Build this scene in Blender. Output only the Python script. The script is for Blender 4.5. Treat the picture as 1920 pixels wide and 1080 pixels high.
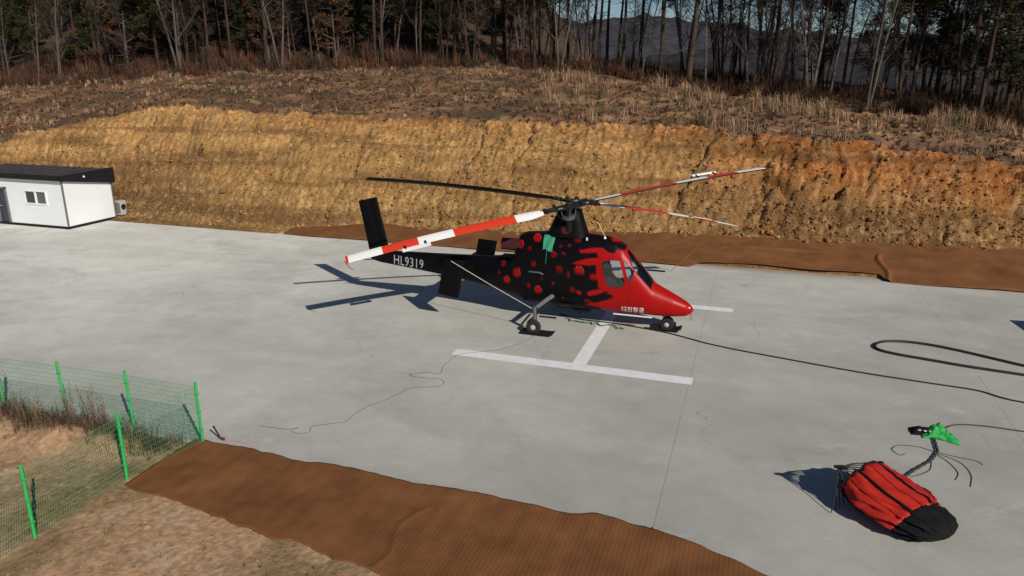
import bpy, bmesh, math, random
import numpy as np
from mathutils import Vector, Matrix, Euler

# ------------------------------------------------------------------ scene, camera, light
for o in list(bpy.data.objects):
    bpy.data.objects.remove(o)
SC = bpy.context.scene
COL = SC.collection
R = math.radians
# world frame: X runs along the landing pad, Y across it away from the camera, pad top at Z = 0
CAM_POS = Vector((10.79, -32.45, 8.4))
PITCH = math.atan(410 / 1380)
cd = bpy.data.cameras.new('camera'); cam = bpy.data.objects.new('camera', cd); COL.objects.link(cam)
cam.location = CAM_POS
cam.rotation_euler = (math.pi / 2 - PITCH, 0, R(18.4))
cd.sensor_width = 36; cd.lens = 36 * 1380 / 1920
cd.clip_start = 0.2; cd.clip_end = 6000
SC.camera = cam

SUN_EL = R(32)
sx, sy = -0.782, 0.624                     # way the light travels over the ground
L = Vector((sx * math.cos(SUN_EL), sy * math.cos(SUN_EL), -math.sin(SUN_EL)))
w = bpy.data.worlds.new('World'); SC.world = w; w.use_nodes = True
wn = w.node_tree
sky = wn.nodes.new('ShaderNodeTexSky'); sky.sky_type = 'NISHITA'; sky.sun_disc = False
sky.sun_elevation = SUN_EL; sky.sun_rotation = math.atan2(-sx, -sy)
sky.air_density = 1.0; sky.dust_density = 0.0; sky.ozone_density = 5.0
bg = wn.nodes['Background']; wn.links.new(sky.outputs[0], bg.inputs[0]); bg.inputs[1].default_value = 0.05
sl = bpy.data.lights.new('sun', 'SUN'); sun = bpy.data.objects.new('sun', sl); COL.objects.link(sun)
sl.energy = 4.2; sl.angle = R(0.5); sl.color = (1.0, 0.93, 0.82)
sun.rotation_euler = L.to_track_quat('-Z', 'Y').to_euler(); sun.location = (30, -40, 40)
SC.view_settings.view_transform = 'Standard'; SC.view_settings.look = 'None'
SC.view_settings.exposure = 0.08; SC.view_settings.gamma = 1.0
SC.view_settings.use_curve_mapping = False

rng = np.random.default_rng(11)
random.seed(5)

# ------------------------------------------------------------------ helpers
def hash2(ix, iy, seed):
    h = (ix.astype(np.int64) * 374761393 + iy.astype(np.int64) * 668265263 + seed * 982451653) & 0xFFFFFFFF
    h = ((h ^ (h >> 13)) * 1274126177) & 0xFFFFFFFF
    h = h ^ (h >> 16)
    return (h & 0xFFFFFF) / float(0xFFFFFF)
def vnoise(x, y, seed=0):
    x = np.asarray(x, float); y = np.asarray(y, float)
    ix = np.floor(x); iy = np.floor(y); fx = x - ix; fy = y - iy
    fx = fx * fx * (3 - 2 * fx); fy = fy * fy * (3 - 2 * fy)
    a = hash2(ix, iy, seed); b = hash2(ix + 1, iy, seed); c = hash2(ix, iy + 1, seed); d = hash2(ix + 1, iy + 1, seed)
    return (a + (b - a) * fx) + ((c + (d - c) * fx) - (a + (b - a) * fx)) * fy
def fbm(x, y, seed=0, oct=4):
    s = 0; a = 0.5
    for k in range(oct):
        s = s + a * vnoise(x * 2 ** k + 17.3 * k, y * 2 ** k + 9.1 * k, seed + k); a *= 0.5
    return s / (1 - 0.5 ** oct)
def sstep(a, b, x):
    t = np.clip((x - a) / (b - a), 0, 1); return t * t * (3 - 2 * t)

def raw_mesh(name, verts, faces, col=None, smooth=False):
    """faces: (n,3) or (n,4) array, or list of index lists"""
    me = bpy.data.meshes.new(name)
    verts = np.asarray(verts, np.float32)
    if isinstance(faces, np.ndarray):
        n, k = faces.shape
        me.vertices.add(len(verts)); me.vertices.foreach_set('co', verts.ravel())
        me.loops.add(n * k); me.loops.foreach_set('vertex_index', faces.astype(np.int32).ravel())
        me.polygons.add(n); me.polygons.foreach_set('loop_start', np.arange(0, n * k, k, dtype=np.int32))
        me.update(calc_edges=True)
    else:
        me.from_pydata([tuple(map(float, v)) for v in verts], [], faces)
    if col is not None:
        c = np.ones((len(verts), 4), np.float32); c[:, :3] = col
        at = me.color_attributes.new('col', 'FLOAT_COLOR', 'POINT'); at.data.foreach_set('color', c.ravel())
    me.polygons.foreach_set('use_smooth', np.full(len(me.polygons), bool(smooth)))
    me.validate()
    return me
def link(name, me, mat=None, parent=None):
    o = bpy.data.objects.new(name, me); COL.objects.link(o)
    if mat is not None and me is not None and len(me.materials) == 0:
        me.materials.append(mat)
    if parent is not None:
        o.parent = parent
    return o
def tag(o, label=None, cat=None, group=None, kind=None):
    if label: o['label'] = label
    if cat: o['category'] = cat
    if group: o['group'] = group
    if kind: o['kind'] = kind
    return o
def thing(name, label, cat, loc=(0, 0, 0), rz=0, group=None):
    o = bpy.data.objects.new(name, None); COL.objects.link(o); o.location = loc; o.rotation_euler = (0, 0, rz)
    o.empty_display_size = 0.2
    return tag(o, label, cat, group)

class MB:
    """collects shapes into one mesh"""
    def __init__(s): s.v = []; s.f = []; s.m = []
    def add(s, vs, fs, m=0):
        b = len(s.v); s.v += [tuple(p) for p in vs]; s.f += [[i + b for i in q] for q in fs]; s.m += [m] * len(fs); return s
    def box(s, c, d, rot=None, m=0):
        x, y, z = [q / 2 for q in d]
        vs = [Vector((a * x, b * y, g * z)) for a in (-1, 1) for b in (-1, 1) for g in (-1, 1)]
        if rot is not None: vs = [rot @ p for p in vs]
        vs = [p + Vector(c) for p in vs]
        return s.add(vs, [[0, 1, 3, 2], [4, 6, 7, 5], [0, 4, 5, 1], [2, 3, 7, 6], [0, 2, 6, 4], [1, 5, 7, 3]], m)
    def tube(s, pts, rad, n=8, m=0, caps=True):
        pts = [Vector(p) for p in pts]
        if not hasattr(rad, '__len__'): rad = [rad] * len(pts)
        b = len(s.v); up = None
        for i, p in enumerate(pts):
            t = (pts[min(i + 1, len(pts) - 1)] - pts[max(i - 1, 0)])
            if t.length < 1e-9: t = Vector((0, 0, 1))
            t.normalize()
            if up is None:
                up = Vector((0, 0, 1)) if abs(t.z) < 0.9 else Vector((1, 0, 0))
            a = t.cross(up)
            if a.length < 1e-6: a = t.orthogonal()
            a.normalize(); up = a.cross(t).normalized()
            for k in range(n):
                q = 2 * math.pi * k / n
                s.v.append(tuple(p + (a * math.cos(q) + up * math.sin(q)) * rad[i]))
        for i in range(len(pts) - 1):
            for k in range(n):
                k2 = (k + 1) % n
                s.f.append([b + i * n + k, b + i * n + k2, b + (i + 1) * n + k2, b + (i + 1) * n + k]); s.m.append(m)
        if caps:
            s.f.append([b + k for k in range(n)][::-1]); s.m.append(m)
            e = b + (len(pts) - 1) * n; s.f.append([e + k for k in range(n)]); s.m.append(m)
        return s
    def lathe(s, prof, M=None, n=20, m=0):
        """prof: (radius, height) pairs about local Z, placed with matrix M"""
        M = M or Matrix.Identity(4); b = len(s.v)
        for r_, h_ in prof:
            for k in range(n):
                q = 2 * math.pi * k / n
                s.v.append(tuple(M @ Vector((r_ * math.cos(q), r_ * math.sin(q), h_))))
        for i in range(len(prof) - 1):
            for k in range(n):
                k2 = (k + 1) % n
                s.f.append([b + i * n + k, b + i * n + k2, b + (i + 1) * n + k2, b + (i + 1) * n + k]); s.m.append(m)
        s.f.append([b + k for k in range(n)][::-1]); s.m.append(m)
        e = b + (len(prof) - 1) * n; s.f.append([e + k for k in range(n)]); s.m.append(m)
        return s
    def build(s, name, mats, parent=None, smooth=False, bevel=0):
        me = bpy.data.meshes.new(name); me.from_pydata(s.v, [], s.f)
        mats = mats if isinstance(mats, (list, tuple)) else [mats]
        for q in mats: me.materials.append(q)
        me.polygons.foreach_set('material_index', s.m)
        me.polygons.foreach_set('use_smooth', [bool(smooth)] * len(s.f))
        bm = bmesh.new(); bm.from_mesh(me); bmesh.ops.recalc_face_normals(bm, faces=bm.faces)
        if bevel:
            bmesh.ops.bevel(bm, geom=[e for e in bm.edges if e.calc_face_angle(0) > 0.6], offset=bevel, segments=2, affect='EDGES', clamp_overlap=True)
        bm.to_mesh(me); bm.free(); me.update()
        if smooth:
            try: me.set_sharp_from_angle(angle=R(40))
            except Exception: pass
        return link(name, me, None, parent)

def hexlin(r, g, b):
    f = lambda c: c / 12.92 if c <= 0.04045 else ((c + 0.055) / 1.055) ** 2.4
    return (f(r / 255), f(g / 255), f(b / 255))

MATS = {}
def mat(name, color, rough=0.7, metal=0.0, spec=0.5, var=0.0, vscale=4.0, bump=0.0, bscale=20.0, attr=False, trans=0.0, ior=1.45, stretch=(1, 1, 1), detail=6, coat=0.0):
    if name in MATS: return MATS[name]
    m = bpy.data.materials.new(name); m.use_nodes = True
    nt = m.node_tree; N = nt.nodes; p = N['Principled BSDF']
    p.inputs['Roughness'].default_value = rough; p.inputs['Metallic'].default_value = metal
    p.inputs['Specular IOR Level'].default_value = spec; p.inputs['IOR'].default_value = ior
    p.inputs['Base Color'].default_value = (*color, 1)
    p.inputs['Transmission Weight'].default_value = trans
    p.inputs['Coat Weight'].default_value = coat
    tc = N.new('ShaderNodeTexCoord'); mp = N.new('ShaderNodeMapping'); mp.inputs['Scale'].default_value = stretch
    nt.links.new(tc.outputs['Object'], mp.inputs['Vector'])
    src = None
    if attr:
        a = N.new('ShaderNodeAttribute'); a.attribute_name = 'col'; src = a.outputs['Color']
    if var:
        nz = N.new('ShaderNodeTexNoise'); nz.inputs['Scale'].default_value = vscale; nz.inputs['Detail'].default_value = detail; nz.inputs['Roughness'].default_value = 0.62
        nt.links.new(mp.outputs[0], nz.inputs['Vector'])
        mr = N.new('ShaderNodeMapRange'); mr.inputs['From Min'].default_value = 0.3; mr.inputs['From Max'].default_value = 0.7
        mr.inputs['To Min'].default_value = 1 - var; mr.inputs['To Max'].default_value = 1 + var
        nt.links.new(nz.outputs['Fac'], mr.inputs['Value'])
        mx = N.new('ShaderNodeVectorMath'); mx.operation = 'SCALE'
        if src is not None: nt.links.new(src, mx.inputs[0])
        else: mx.inputs[0].default_value = color
        nt.links.new(mr.outputs[0], mx.inputs['Scale']); src = mx.outputs[0]
    if src is not None: nt.links.new(src, p.inputs['Base Color'])
    if bump:
        nb = N.new('ShaderNodeTexNoise'); nb.inputs['Scale'].default_value = bscale; nb.inputs['Detail'].default_value = 8
        nt.links.new(mp.outputs[0], nb.inputs['Vector'])
        bp = N.new('ShaderNodeBump'); bp.inputs['Strength'].default_value = bump; bp.inputs['Distance'].default_value = 0.03
        nt.links.new(nb.outputs['Fac'], bp.inputs['Height']); nt.links.new(bp.outputs[0], p.inputs['Normal'])
    MATS[name] = m
    return m

# ------------------------------------------------------------------ terrain
UB = [-90, -32, -22, -13, -8.6, -1.4, 3, 8, 13, 17.5, 22, 60]
VB = [.9, .9, .9, .8, 2.2, 2.6, 3.2, 4, 3.9, 4.25, 4.75, 5]
UT = [-90, -60, -45, -36, -27, -22, -16.4, -11, -3, 1.6, 7.3, 12.7, 17.6, 22.6, 60]
VT = [3, 3, 3, 3.6, 6.2, 6.4, 6.45, 7.4, 7.7, 8.3, 8.7, 8.3, 8.2, 8.1, 8]
ZT = [3.0, 3.2, 3.5, 4.1, 5.9, 6.1, 5.9, 5.7, 5.5, 5.6, 5.3, 5, 4.6, 4.05, 3.2]
UF = [-90, -62, -40, -30, -23, -12, -4, 5.4, 13, 20, 26, 60]
VF = [22, 24, 20.5, 27, 30, 34, 31, 28, 24, 23, 22, 20]
ZF = [6.5, 6.85, 8, 8.6, 8.6, 8.9, 8.4, 7.6, 6.8, 6.4, 5.7, 5]
def profile(u, v):
    u = np.asarray(u, float); v = np.asarray(v, float)
    wob = (fbm(u * 0.35, u * 0 + 3.1, 5, 3) - 0.5)
    vb = np.interp(u, UB, VB) + wob * 0.5
    vt = np.interp(u, UT, VT) + (fbm(u * 0.5, u * 0 + 8.8, 6, 4) - 0.5) * 1.3
    zt = np.interp(u, UT, ZT) + (fbm(u * 0.4, u * 0 + 1.8, 7, 3) - 0.5) * 0.5
    vf = np.interp(u, UF, VF); zf = np.interp(u, UF, ZF)
    return vb, vt, zt, vf, zf
def terrain(u, v, detail=True):
    u = np.asarray(u, float); v = np.asarray(v, float)
    vb, vt, zt, vf, zf = profile(u, v)
    zb = 0.15 * vb
    z_mat = 0.15 * np.maximum(v, 0); z_mat = np.where((v < .7) & (v > -.05), z_mat - .22 * sstep(-13.3, -13.0, u), z_mat)
    t = np.clip((v - vb) / (vt - vb), 0, 1)
    z_bank = zb + (zt - zb) * (t + 0.10 * np.sin(t * math.pi) * (0.3 + 0.7 * t))
    s = np.clip((v - vt) / (vf - vt), 0, 1)
    z_ter = zt + (zf - zt) * (s * 0.85 + 0.15 * s * s)
    z = np.where(v < vb, z_mat, np.where(v < vt, z_bank, z_ter))
    beyond = np.maximum(v - vf, 0)
    z = z + np.minimum(beyond, 25) * 0.02
    hill = sstep(-12, -34, u) * 0.28
    z = z + np.clip(beyond, 0, 70) * hill
    z = z - 45 * sstep(28, 260, beyond)
    far = sstep(60, 200, np.abs(u + 5)) * 30
    z = z - far * sstep(-60, -200, v)
    # rough cut face
    bank = sstep(vb - 0.3, vb + 0.5, v) * (1 - sstep(vt - 0.2, vt + 0.9, v))
    if detail:
        rough = (fbm(u * 0.45, v * 0.9, 21, 3) - 0.5) * 0.55 + (fbm(u * 1.3, v * 2.2, 22, 3) - 0.5) * 0.30 + (fbm(u * 4.5, v * 4.0, 23, 2) - 0.5) * 0.26 + (vnoise(u * 8.0, v * 8.0, 28) - 0.5) * 0.14
        teeth = np.abs(np.mod(u * 3.1 + fbm(u * 0.8, v * 0.8, 24, 2) * .8, 1) - 0.5) * 0.15 * sstep(0.40, 0.62, fbm(u * 0.22, v * 0.4, 25, 2))
        ledge = -0.6 * np.exp(-((v - vb - (vt - vb) * 0.48 - (fbm(u * .3, u * 0, 26, 2) - .5) * 1.5) / 0.16) ** 2) * sstep(.45, .62, fbm(u * .35, u * 0 + 4, 27, 2))
        rough = rough * (1 + .30 * sstep(2, 14, u) * (1 - sstep(vt - 1.6, vt - .4, v)))
        grain = (vnoise(u * 9.5, v * 11.0, 29) - .5) * .16 * (.5 + vnoise(u * .7, v * .9, 30))
        ru = np.mod(u * .33 + (fbm(u * .25, v * .5, 33, 3) - .5) * 1.3, 1)
        rill = -.30 * np.clip(1 - np.abs(ru - .5) * 9, 0, 1) ** 1.5 * sstep(.45, .6, vnoise(np.floor(u * .33) * 3.7, v * 0 + 2, 34))
        z = z + bank * (rough + teeth + ledge + grain + rill)
        ter = sstep(vt, vt + 1.5, v) * (1 - sstep(70, 120, v))
        z = z + ter * ((fbm(u * 0.3, v * 0.3, 31, 4) - 0.5) * 0.8 + (fbm(u * 1.6, v * 1.6, 32, 3) - 0.5) * 0.25)
    # in front of the pad: dirt shoulder falling away gently
    near = sstep(-20.0, -20.5, v)
    dirt = 0.0 + (fbm(u * 0.5, v * 0.5, 41, 4) - 0.5) * 0.22 + (fbm(u * 3, v * 3, 42, 3) - 0.5) * 0.07
    dirt = dirt * sstep(-20.0, -21.0, v) - 0.02
    dirt = dirt + 0.28 * np.exp(-((v + 20.9) / 0.5) ** 2) * sstep(-1.8, -3.0, u) * (0.6 + 0.8 * vnoise(u * 1.1, v * 1.1, 43))
    dirt = dirt * (1 - 0.9 * sstep(-1.6, -0.9, u) * sstep(-24, -23, v))
    dirt = dirt - 0.04 * np.clip(-24 - v, 0, 40)
    z = np.where(v < -20.0, dirt, z)
    z = np.where((v >= -20.0) & (v < 0.0), -0.12, z)
    return z

def axis(pieces):
    out = []
    for a, b, st in pieces:
        out.append(np.arange(a, b, st))
    return np.concatenate(out)
gx = axis([(-3000, -400, 260), (-400, -100, 30), (-100, -62, 3), (-62, -44, .3), (-44, 31, .1), (31, 60, .8), (60, 400, 34), (400, 3001, 260)])
gy = axis([(-2500, -200, 230), (-200, -40, 16), (-40, -28, 1.2), (-28, -20.3, .11), (-20.3, -19.7, .1), (-19.7, -0.2, 3.9), (-0.2, 10.5, .075), (10.5, 40, .3), (40, 80, 1.0), (80, 300, 11), (300, 3500, 200)])
U, V = np.meshgrid(gx, gy)
Z = terrain(U, V)
nx, ny = len(gx), len(gy)
vb, vt, zt, vf, zf = profile(U, V)
def C3(*c): return np.array(c, float)
n1 = fbm(U * 0.25, V * 0.4, 51, 4)[..., None]; n2 = fbm(U * 1.7, V * 1.7, 52, 4)[..., None]; n3 = fbm(U * 7, V * 6, 53, 2)[..., None]
tb = np.clip((V - vb) / (vt - vb), 0, 1)[..., None]
right = sstep(1, 16, U)[..., None]; left = sstep(-14, -24, U)[..., None]
ochre = C3(.325, .182, .068); orange = C3(.245, .090, .025); brown = C3(.155, .084, .036); pale = C3(.34, .235, .12)
olive = C3(.11, .078, .030)
bankc = ochre * (0.75 + 0.5 * n1)
bankc = bankc + (orange - bankc) * np.clip(right * (0.3 + 0.9 * sstep(.2, .8, tb)) * (0.5 + n1) + 0.55 * sstep(.5, .68, n2) * 0.5 + .35 * sstep(.75, .95, tb) * (1 - left), 0, 1)
bankc = bankc + (brown - bankc) * np.clip(left * (1 - sstep(.35, .7, tb)) * .75 + sstep(.52, .7, n1) * .5 * (1 - tb) + right * (1 - sstep(.2, .6, tb)) * .5, 0, 1)
bankc = bankc + (olive - bankc) * np.clip((1 - sstep(.1, .5, tb)) * .35 * (n2 * 1.6), 0, 1)
bankc = bankc + (pale - bankc) * np.clip(sstep(.6, .74, n3) * .32 + sstep(.62, .75, n2) * .35, 0, 1)
bankc = bankc * (0.62 + 0.76 * n3)
strata = fbm(U * .10 + 3, Z * 2.2 + fbm(U * .3, V * .3, 54, 2) * 1.2, 55, 4)[..., None]
bankc = bankc * (.52 + .96 * strata)
bankc = bankc + (C3(.10, .05, .022) - bankc) * .6 * sstep(.60, .68, fbm(U * .16 + 9, Z * 3.1, 62, 3))[..., None]
terc = C3(.118, .068, .044) * (0.6 + 0.8 * n2)
terc = terc + (C3(.185, .100, .055) - terc) * sstep(.42, .62, n1) * .9
terc = terc + (C3(.065, .056, .034) - terc) * sstep(.5, .65, fbm(U * .5, V * .9, 56, 3)[..., None]) * .7
terc = terc + (C3(.27, .16, .075) - terc) * sstep(.60, .70, fbm(U * .35, V * .8, 57, 3)[..., None]) * .8
terc = terc * (1 + .35 * sstep(-4, 10, U)[..., None])
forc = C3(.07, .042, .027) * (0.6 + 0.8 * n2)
dirtc = C3(.36, .225, .130) * (0.82 + 0.36 * n1) * (0.86 + 0.28 * n3)
dirtc = dirtc + (C3(.43, .32, .22) - dirtc) * sstep(.58, .74, n2) * .4
dirtc = dirtc + (C3(.16, .115, .05) - dirtc) * sstep(.56, .7, fbm(U * .6, V * .6, 58, 4)[..., None]) * .6
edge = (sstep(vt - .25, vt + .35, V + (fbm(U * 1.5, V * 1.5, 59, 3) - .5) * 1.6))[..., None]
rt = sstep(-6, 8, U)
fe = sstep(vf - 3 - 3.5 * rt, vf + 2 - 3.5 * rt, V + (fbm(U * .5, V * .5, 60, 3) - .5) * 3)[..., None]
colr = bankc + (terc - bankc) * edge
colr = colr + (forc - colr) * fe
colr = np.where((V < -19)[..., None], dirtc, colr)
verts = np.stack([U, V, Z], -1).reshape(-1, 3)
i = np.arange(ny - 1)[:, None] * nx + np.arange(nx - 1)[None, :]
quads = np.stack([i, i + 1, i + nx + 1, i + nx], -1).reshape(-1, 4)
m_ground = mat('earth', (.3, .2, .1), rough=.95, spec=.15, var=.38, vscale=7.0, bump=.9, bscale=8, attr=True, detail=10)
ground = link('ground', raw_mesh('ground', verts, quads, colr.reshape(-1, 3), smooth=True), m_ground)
tag(ground, kind='structure')

# loose clods on the cut face and small stones on the dirt
def lumps(n, pos, size, col, name, material, flat=.75):
    t = (1 + 5 ** .5) / 2
    ico = np.array([(-1, t, 0), (1, t, 0), (-1, -t, 0), (1, -t, 0), (0, -1, t), (0, 1, t), (0, -1, -t), (0, 1, -t), (t, 0, -1), (t, 0, 1), (-t, 0, -1), (-t, 0, 1)]) / 1.9
    fc = np.array([(0, 11, 5), (0, 5, 1), (0, 1, 7), (0, 7, 10), (0, 10, 11), (1, 5, 9), (5, 11, 4), (11, 10, 2), (10, 7, 6), (7, 1, 8), (3, 9, 4), (3, 4, 2), (3, 2, 6), (3, 6, 8), (3, 8, 9), (4, 9, 5), (2, 4, 11), (6, 2, 10), (8, 6, 7), (9, 8, 1)])
    V_ = ico[None] * rng.uniform(.65, 1.25, (n, 12, 1)) * (size[:, None, None] * rng.uniform(.7, 1.2, (n, 1, 3)))
    a = rng.uniform(0, 6.28, n); ca, sa = np.cos(a)[:, None], np.sin(a)[:, None]
    x = V_[..., 0] * ca - V_[..., 1] * sa; y = V_[..., 0] * sa + V_[..., 1] * ca
    V_ = np.stack([x, y, V_[..., 2] * flat], -1) + pos[:, None]
    F = (np.arange(n)[:, None, None] * 12 + fc[None]).reshape(-1, 3)
    o = link(name, raw_mesh(name, V_.reshape(-1, 3), F, np.repeat(col, 12, 0)), material)
    return o
n = 58000
cu = rng.uniform(-42, 31, n); t_ = rng.beta(1.0, 1.25, n)
vb_, vt_, zt_, _, _ = profile(cu, cu * 0)
cv = vb_ - .25 + (vt_ - vb_ + .2) * t_
keep = fbm(cu * .5, cv * .6, 61, 3) + rng.uniform(-.3, .3, n) > .40
cu, cv, t_ = cu[keep], cv[keep], t_[keep]; n = len(cu)
cs = np.clip(.025 * np.exp(rng.normal(0, .55, n)) * (1.3 - .4 * t_), .02, .22)
cz = terrain(cu, cv) + cs * .15
rr = sstep(1, 16, cu)[:, None]
cc = C3(.30, .165, .06) + (C3(.22, .09, .03) - C3(.30, .165, .06)) * rr * rng.uniform(.3, 1, (n, 1))
big_ = (rng.random(n) < .006) & (t_ < .3); cs[big_] *= 4; cs = np.clip(cs, 0, .26); cz[big_] += .04
cc = cc * rng.uniform(.62, 1.3, (n, 1)); pk = rng.random(n) < .07
cc[pk] = C3(.33, .25, .15) * rng.uniform(.7, 1.1, (pk.sum(), 1))
clods = lumps(n, np.stack([cu, cv, cz], -1), cs, cc, 'soil_clods', mat('clod_soil', (.3, .2, .1), rough=.95, spec=.1, var=.2, vscale=12, attr=True))
tag(clods, 'loose clods and stones of ochre soil scattered over the cut bank', 'soil', kind='stuff')
n = 1500
cu = rng.uniform(-9, 10, n); cv = rng.uniform(-28, -20.4, n)
okk = (cv < -22.9) | (cu < -1.6); cu, cv = cu[okk], cv[okk]; n = len(cu)
cs = np.clip(.018 * np.exp(rng.normal(0, .5, n)), .008, .07)
cc = C3(.27, .2, .13) * rng.uniform(.5, 1.4, (n, 1))
peb = lumps(n, np.stack([cu, cv, terrain(cu, cv) + cs * .1], -1), cs, cc, 'pebbles', MATS['clod_soil'])
tag(peb, 'small stones lying on the tan dirt in the foreground', 'stones', kind='stuff')

# mountains far behind the trees
def mountain(name, dist, az0, az1, hgt, seed, color, base=-70):
    a = np.linspace(R(az0), R(az1), 240); d = np.linspace(dist, dist * 1.35, 26)
    A, D = np.meshgrid(a, d)
    X = CAM_POS.x - np.sin(A) * D; Y = CAM_POS.y + np.cos(A) * D
    s = (D - dist) / (dist * .35)
    rid = np.interp(np.degrees(A), *hgt) * (D / dist / 1.2)
    top = np.sin(np.clip(s * 1.15, 0, 1) * math.pi / 2) ** .8
    Zm = base + (rid - base + (fbm(np.degrees(A) * .9, D * .003, seed, 5) - .5) * dist * .022) * top
    Zm = Zm + (fbm(X * .02, Y * .02, seed + 3, 4) - .5) * 28 * np.clip(s * 3, 0, 1)
    v_ = np.stack([X, Y, Zm], -1).reshape(-1, 3); k = 240
    i_ = np.arange(25)[:, None] * k + np.arange(k - 1)[None]
    q_ = np.stack([i_, i_ + k, i_ + k + 1, i_ + 1], -1).reshape(-1, 4)
    o = link(name, raw_mesh(name, v_, q_, smooth=True), mat(name + '_woods', color, rough=1, spec=.05, var=.45, vscale=.06, detail=10, bump=1.0, bscale=.2))
    tag(o, kind='structure'); return o
# azimuth measured from world +Y toward -X ; image centre is 18.4
mountain('mountain', 1500, -35, 75, ([-35, -10, 0, 6, 10, 14, 18, 21, 24, 27, 30, 40, 75], [60, 70, 88, 112, 118, 110, 122, 140, 165, 150, 130, 120, 90]), 71, (.042, .043, .050))
mountain('hills', 700, -40, 60, ([-40, -12, -6, 0, 8, 20, 30, 60], [20, 26, 20, 30, 18, 12, 40, 40]), 75, (.035, .032, .036), base=-60)

# ------------------------------------------------------------------ landing pad
JU = [-46, -36.8, -29.0, -21.2, -13.4, -5.6, 2.2, 9.5, 17.3, 25.1, 33]
JV = [-22.4, -15.1, -7.6, 0.0]
def concrete():
    m = bpy.data.materials.new('pad_concrete'); m.use_nodes = True
    nt = m.node_tree; N = nt.nodes; K = nt.links; p = N['Principled BSDF']
    tc = N.new('ShaderNodeTexCoord')
    at = N.new('ShaderNodeAttribute'); at.attribute_name = 'col'
    def noise(scale, detail=6, stretch=(1, 1, 1), rough=.6, dist=0.0):
        mp = N.new('ShaderNodeMapping'); mp.inputs['Scale'].default_value = stretch
        K.new(tc.outputs['Object'], mp.inputs[0])
        q = N.new('ShaderNodeTexNoise'); q.inputs['Scale'].default_value = scale; q.inputs['Detail'].default_value = detail
        q.inputs['Roughness'].default_value = rough; q.inputs['Distortion'].default_value = dist
        K.new(mp.outputs[0], q.inputs['Vector']); return q.outputs['Fac']
    def rng_(s, a, b, c, d):
        q = N.new('ShaderNodeMapRange'); q.inputs[1].default_value = a; q.inputs[2].default_value = b; q.inputs[3].default_value = c; q.inputs[4].default_value = d
        K.new(s, q.inputs[0]); return q.outputs[0]
    def mul(a, b):
        q = N.new('ShaderNodeMath'); q.operation = 'MULTIPLY'; K.new(a, q.inputs[0]); K.new(b, q.inputs[1]); return q.outputs[0]
    big = rng_(noise(.20, 6, (1, 1.6, 1), .55, .6), .3, .7, .85, 1.14)
    mid = rng_(noise(1.1, 8, (1, 1, 1), .68), .3, .7, .91, 1.09)
    streak = rng_(noise(1.2, 5, (.3, 1.6, 1), .6), .3, .7, .97, 1.03)
    fine = rng_(noise(26, 4), .3, .7, .93, 1.07)
    f = mul(mul(big, mid), mul(streak, fine))
    sc = N.new('ShaderNodeVectorMath'); sc.operation = 'SCALE'; K.new(at.outputs['Color'], sc.inputs[0]); K.new(f, sc.inputs['Scale'])
    # dusty, brownish stains
    st = rng_(noise(.35, 7, (1, 1.3, 1), .65, 1.0), .54, .72, 0, .55)
    mx = N.new('ShaderNodeMix'); mx.data_type = 'RGBA'; mx.inputs['B'].default_value = (.42, .375, .315, 1)
    K.new(st, mx.inputs['Factor']); K.new(sc.outputs[0], mx.inputs['A'])
    dk = rng_(noise(.55, 6, (1, 1, 1), .7, 1.5), .62, .75, 0, .25)
    m2 = N.new('ShaderNodeMix'); m2.data_type = 'RGBA'; m2.inputs['B'].default_value = (.26, .26, .25, 1)
    K.new(dk, m2.inputs['Factor']); K.new(mx.outputs['Result'], m2.inputs['A'])
    # pale scuffs with firm edges, hairline cracks
    pl = rng_(noise(.42, 9, (.7, 1.5, 1), .72, 2.2), .60, .66, 0, .38)
    m3 = N.new('ShaderNodeMix'); m3.data_type = 'RGBA'; m3.inputs['B'].default_value = (.55, .53, .48, 1)
    K.new(pl, m3.inputs['Factor']); K.new(m2.outputs['Result'], m3.inputs['A'])
    nzv = N.new('ShaderNodeTexNoise'); nzv.inputs['Scale'].default_value = .9; nzv.inputs['Detail'].default_value = 6; K.new(tc.outputs['Object'], nzv.inputs['Vector'])
    vm = N.new('ShaderNodeVectorMath'); vm.operation = 'MULTIPLY_ADD'; vm.inputs[1].default_value = (1.6, 1.6, 0); K.new(nzv.outputs['Color'], vm.inputs[0]); K.new(tc.outputs['Object'], vm.inputs[2])
    vo = N.new('ShaderNodeTexVoronoi'); vo.feature = 'DISTANCE_TO_EDGE'; vo.inputs['Scale'].default_value = .14; K.new(vm.outputs[0], vo.inputs['Vector'])
    ck = rng_(vo.outputs['Distance'], .0, .0035, 1, 0)
    ckm = mul(ck, rng_(noise(.25, 4), .52, .60, 0, .45))
    m4 = N.new('ShaderNodeMix'); m4.data_type = 'RGBA'; m4.inputs['B'].default_value = (.10, .10, .095, 1)
    K.new(ckm, m4.inputs['Factor']); K.new(m3.outputs['Result'], m4.inputs['A'])
    sp = rng_(noise(3.2, 5, (1, 1, 1), .7, .5), .70, .76, 0, .4)
    m5 = N.new('ShaderNodeMix'); m5.data_type = 'RGBA'; m5.inputs['B'].default_value = (.20, .195, .18, 1)
    K.new(sp, m5.inputs['Factor']); K.new(m4.outputs['Result'], m5.inputs['A'])
    K.new(m5.outputs['Result'], p.inputs['Base Color'])
    p.inputs['Roughness'].default_value = .82; p.inputs['Specular IOR Level'].default_value = .3
    bp = N.new('ShaderNodeBump'); bp.inputs['Strength'].default_value = .4; bp.inputs['Distance'].default_value = .01
    K.new(noise(40, 6), bp.inputs['Height']); K.new(bp.outputs[0], p.inputs['Normal'])
    return m
m_conc = concrete()
pad = bpy.data.objects.new('landing_pad', None); COL.objects.link(pad); tag(pad, kind='structure')
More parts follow.
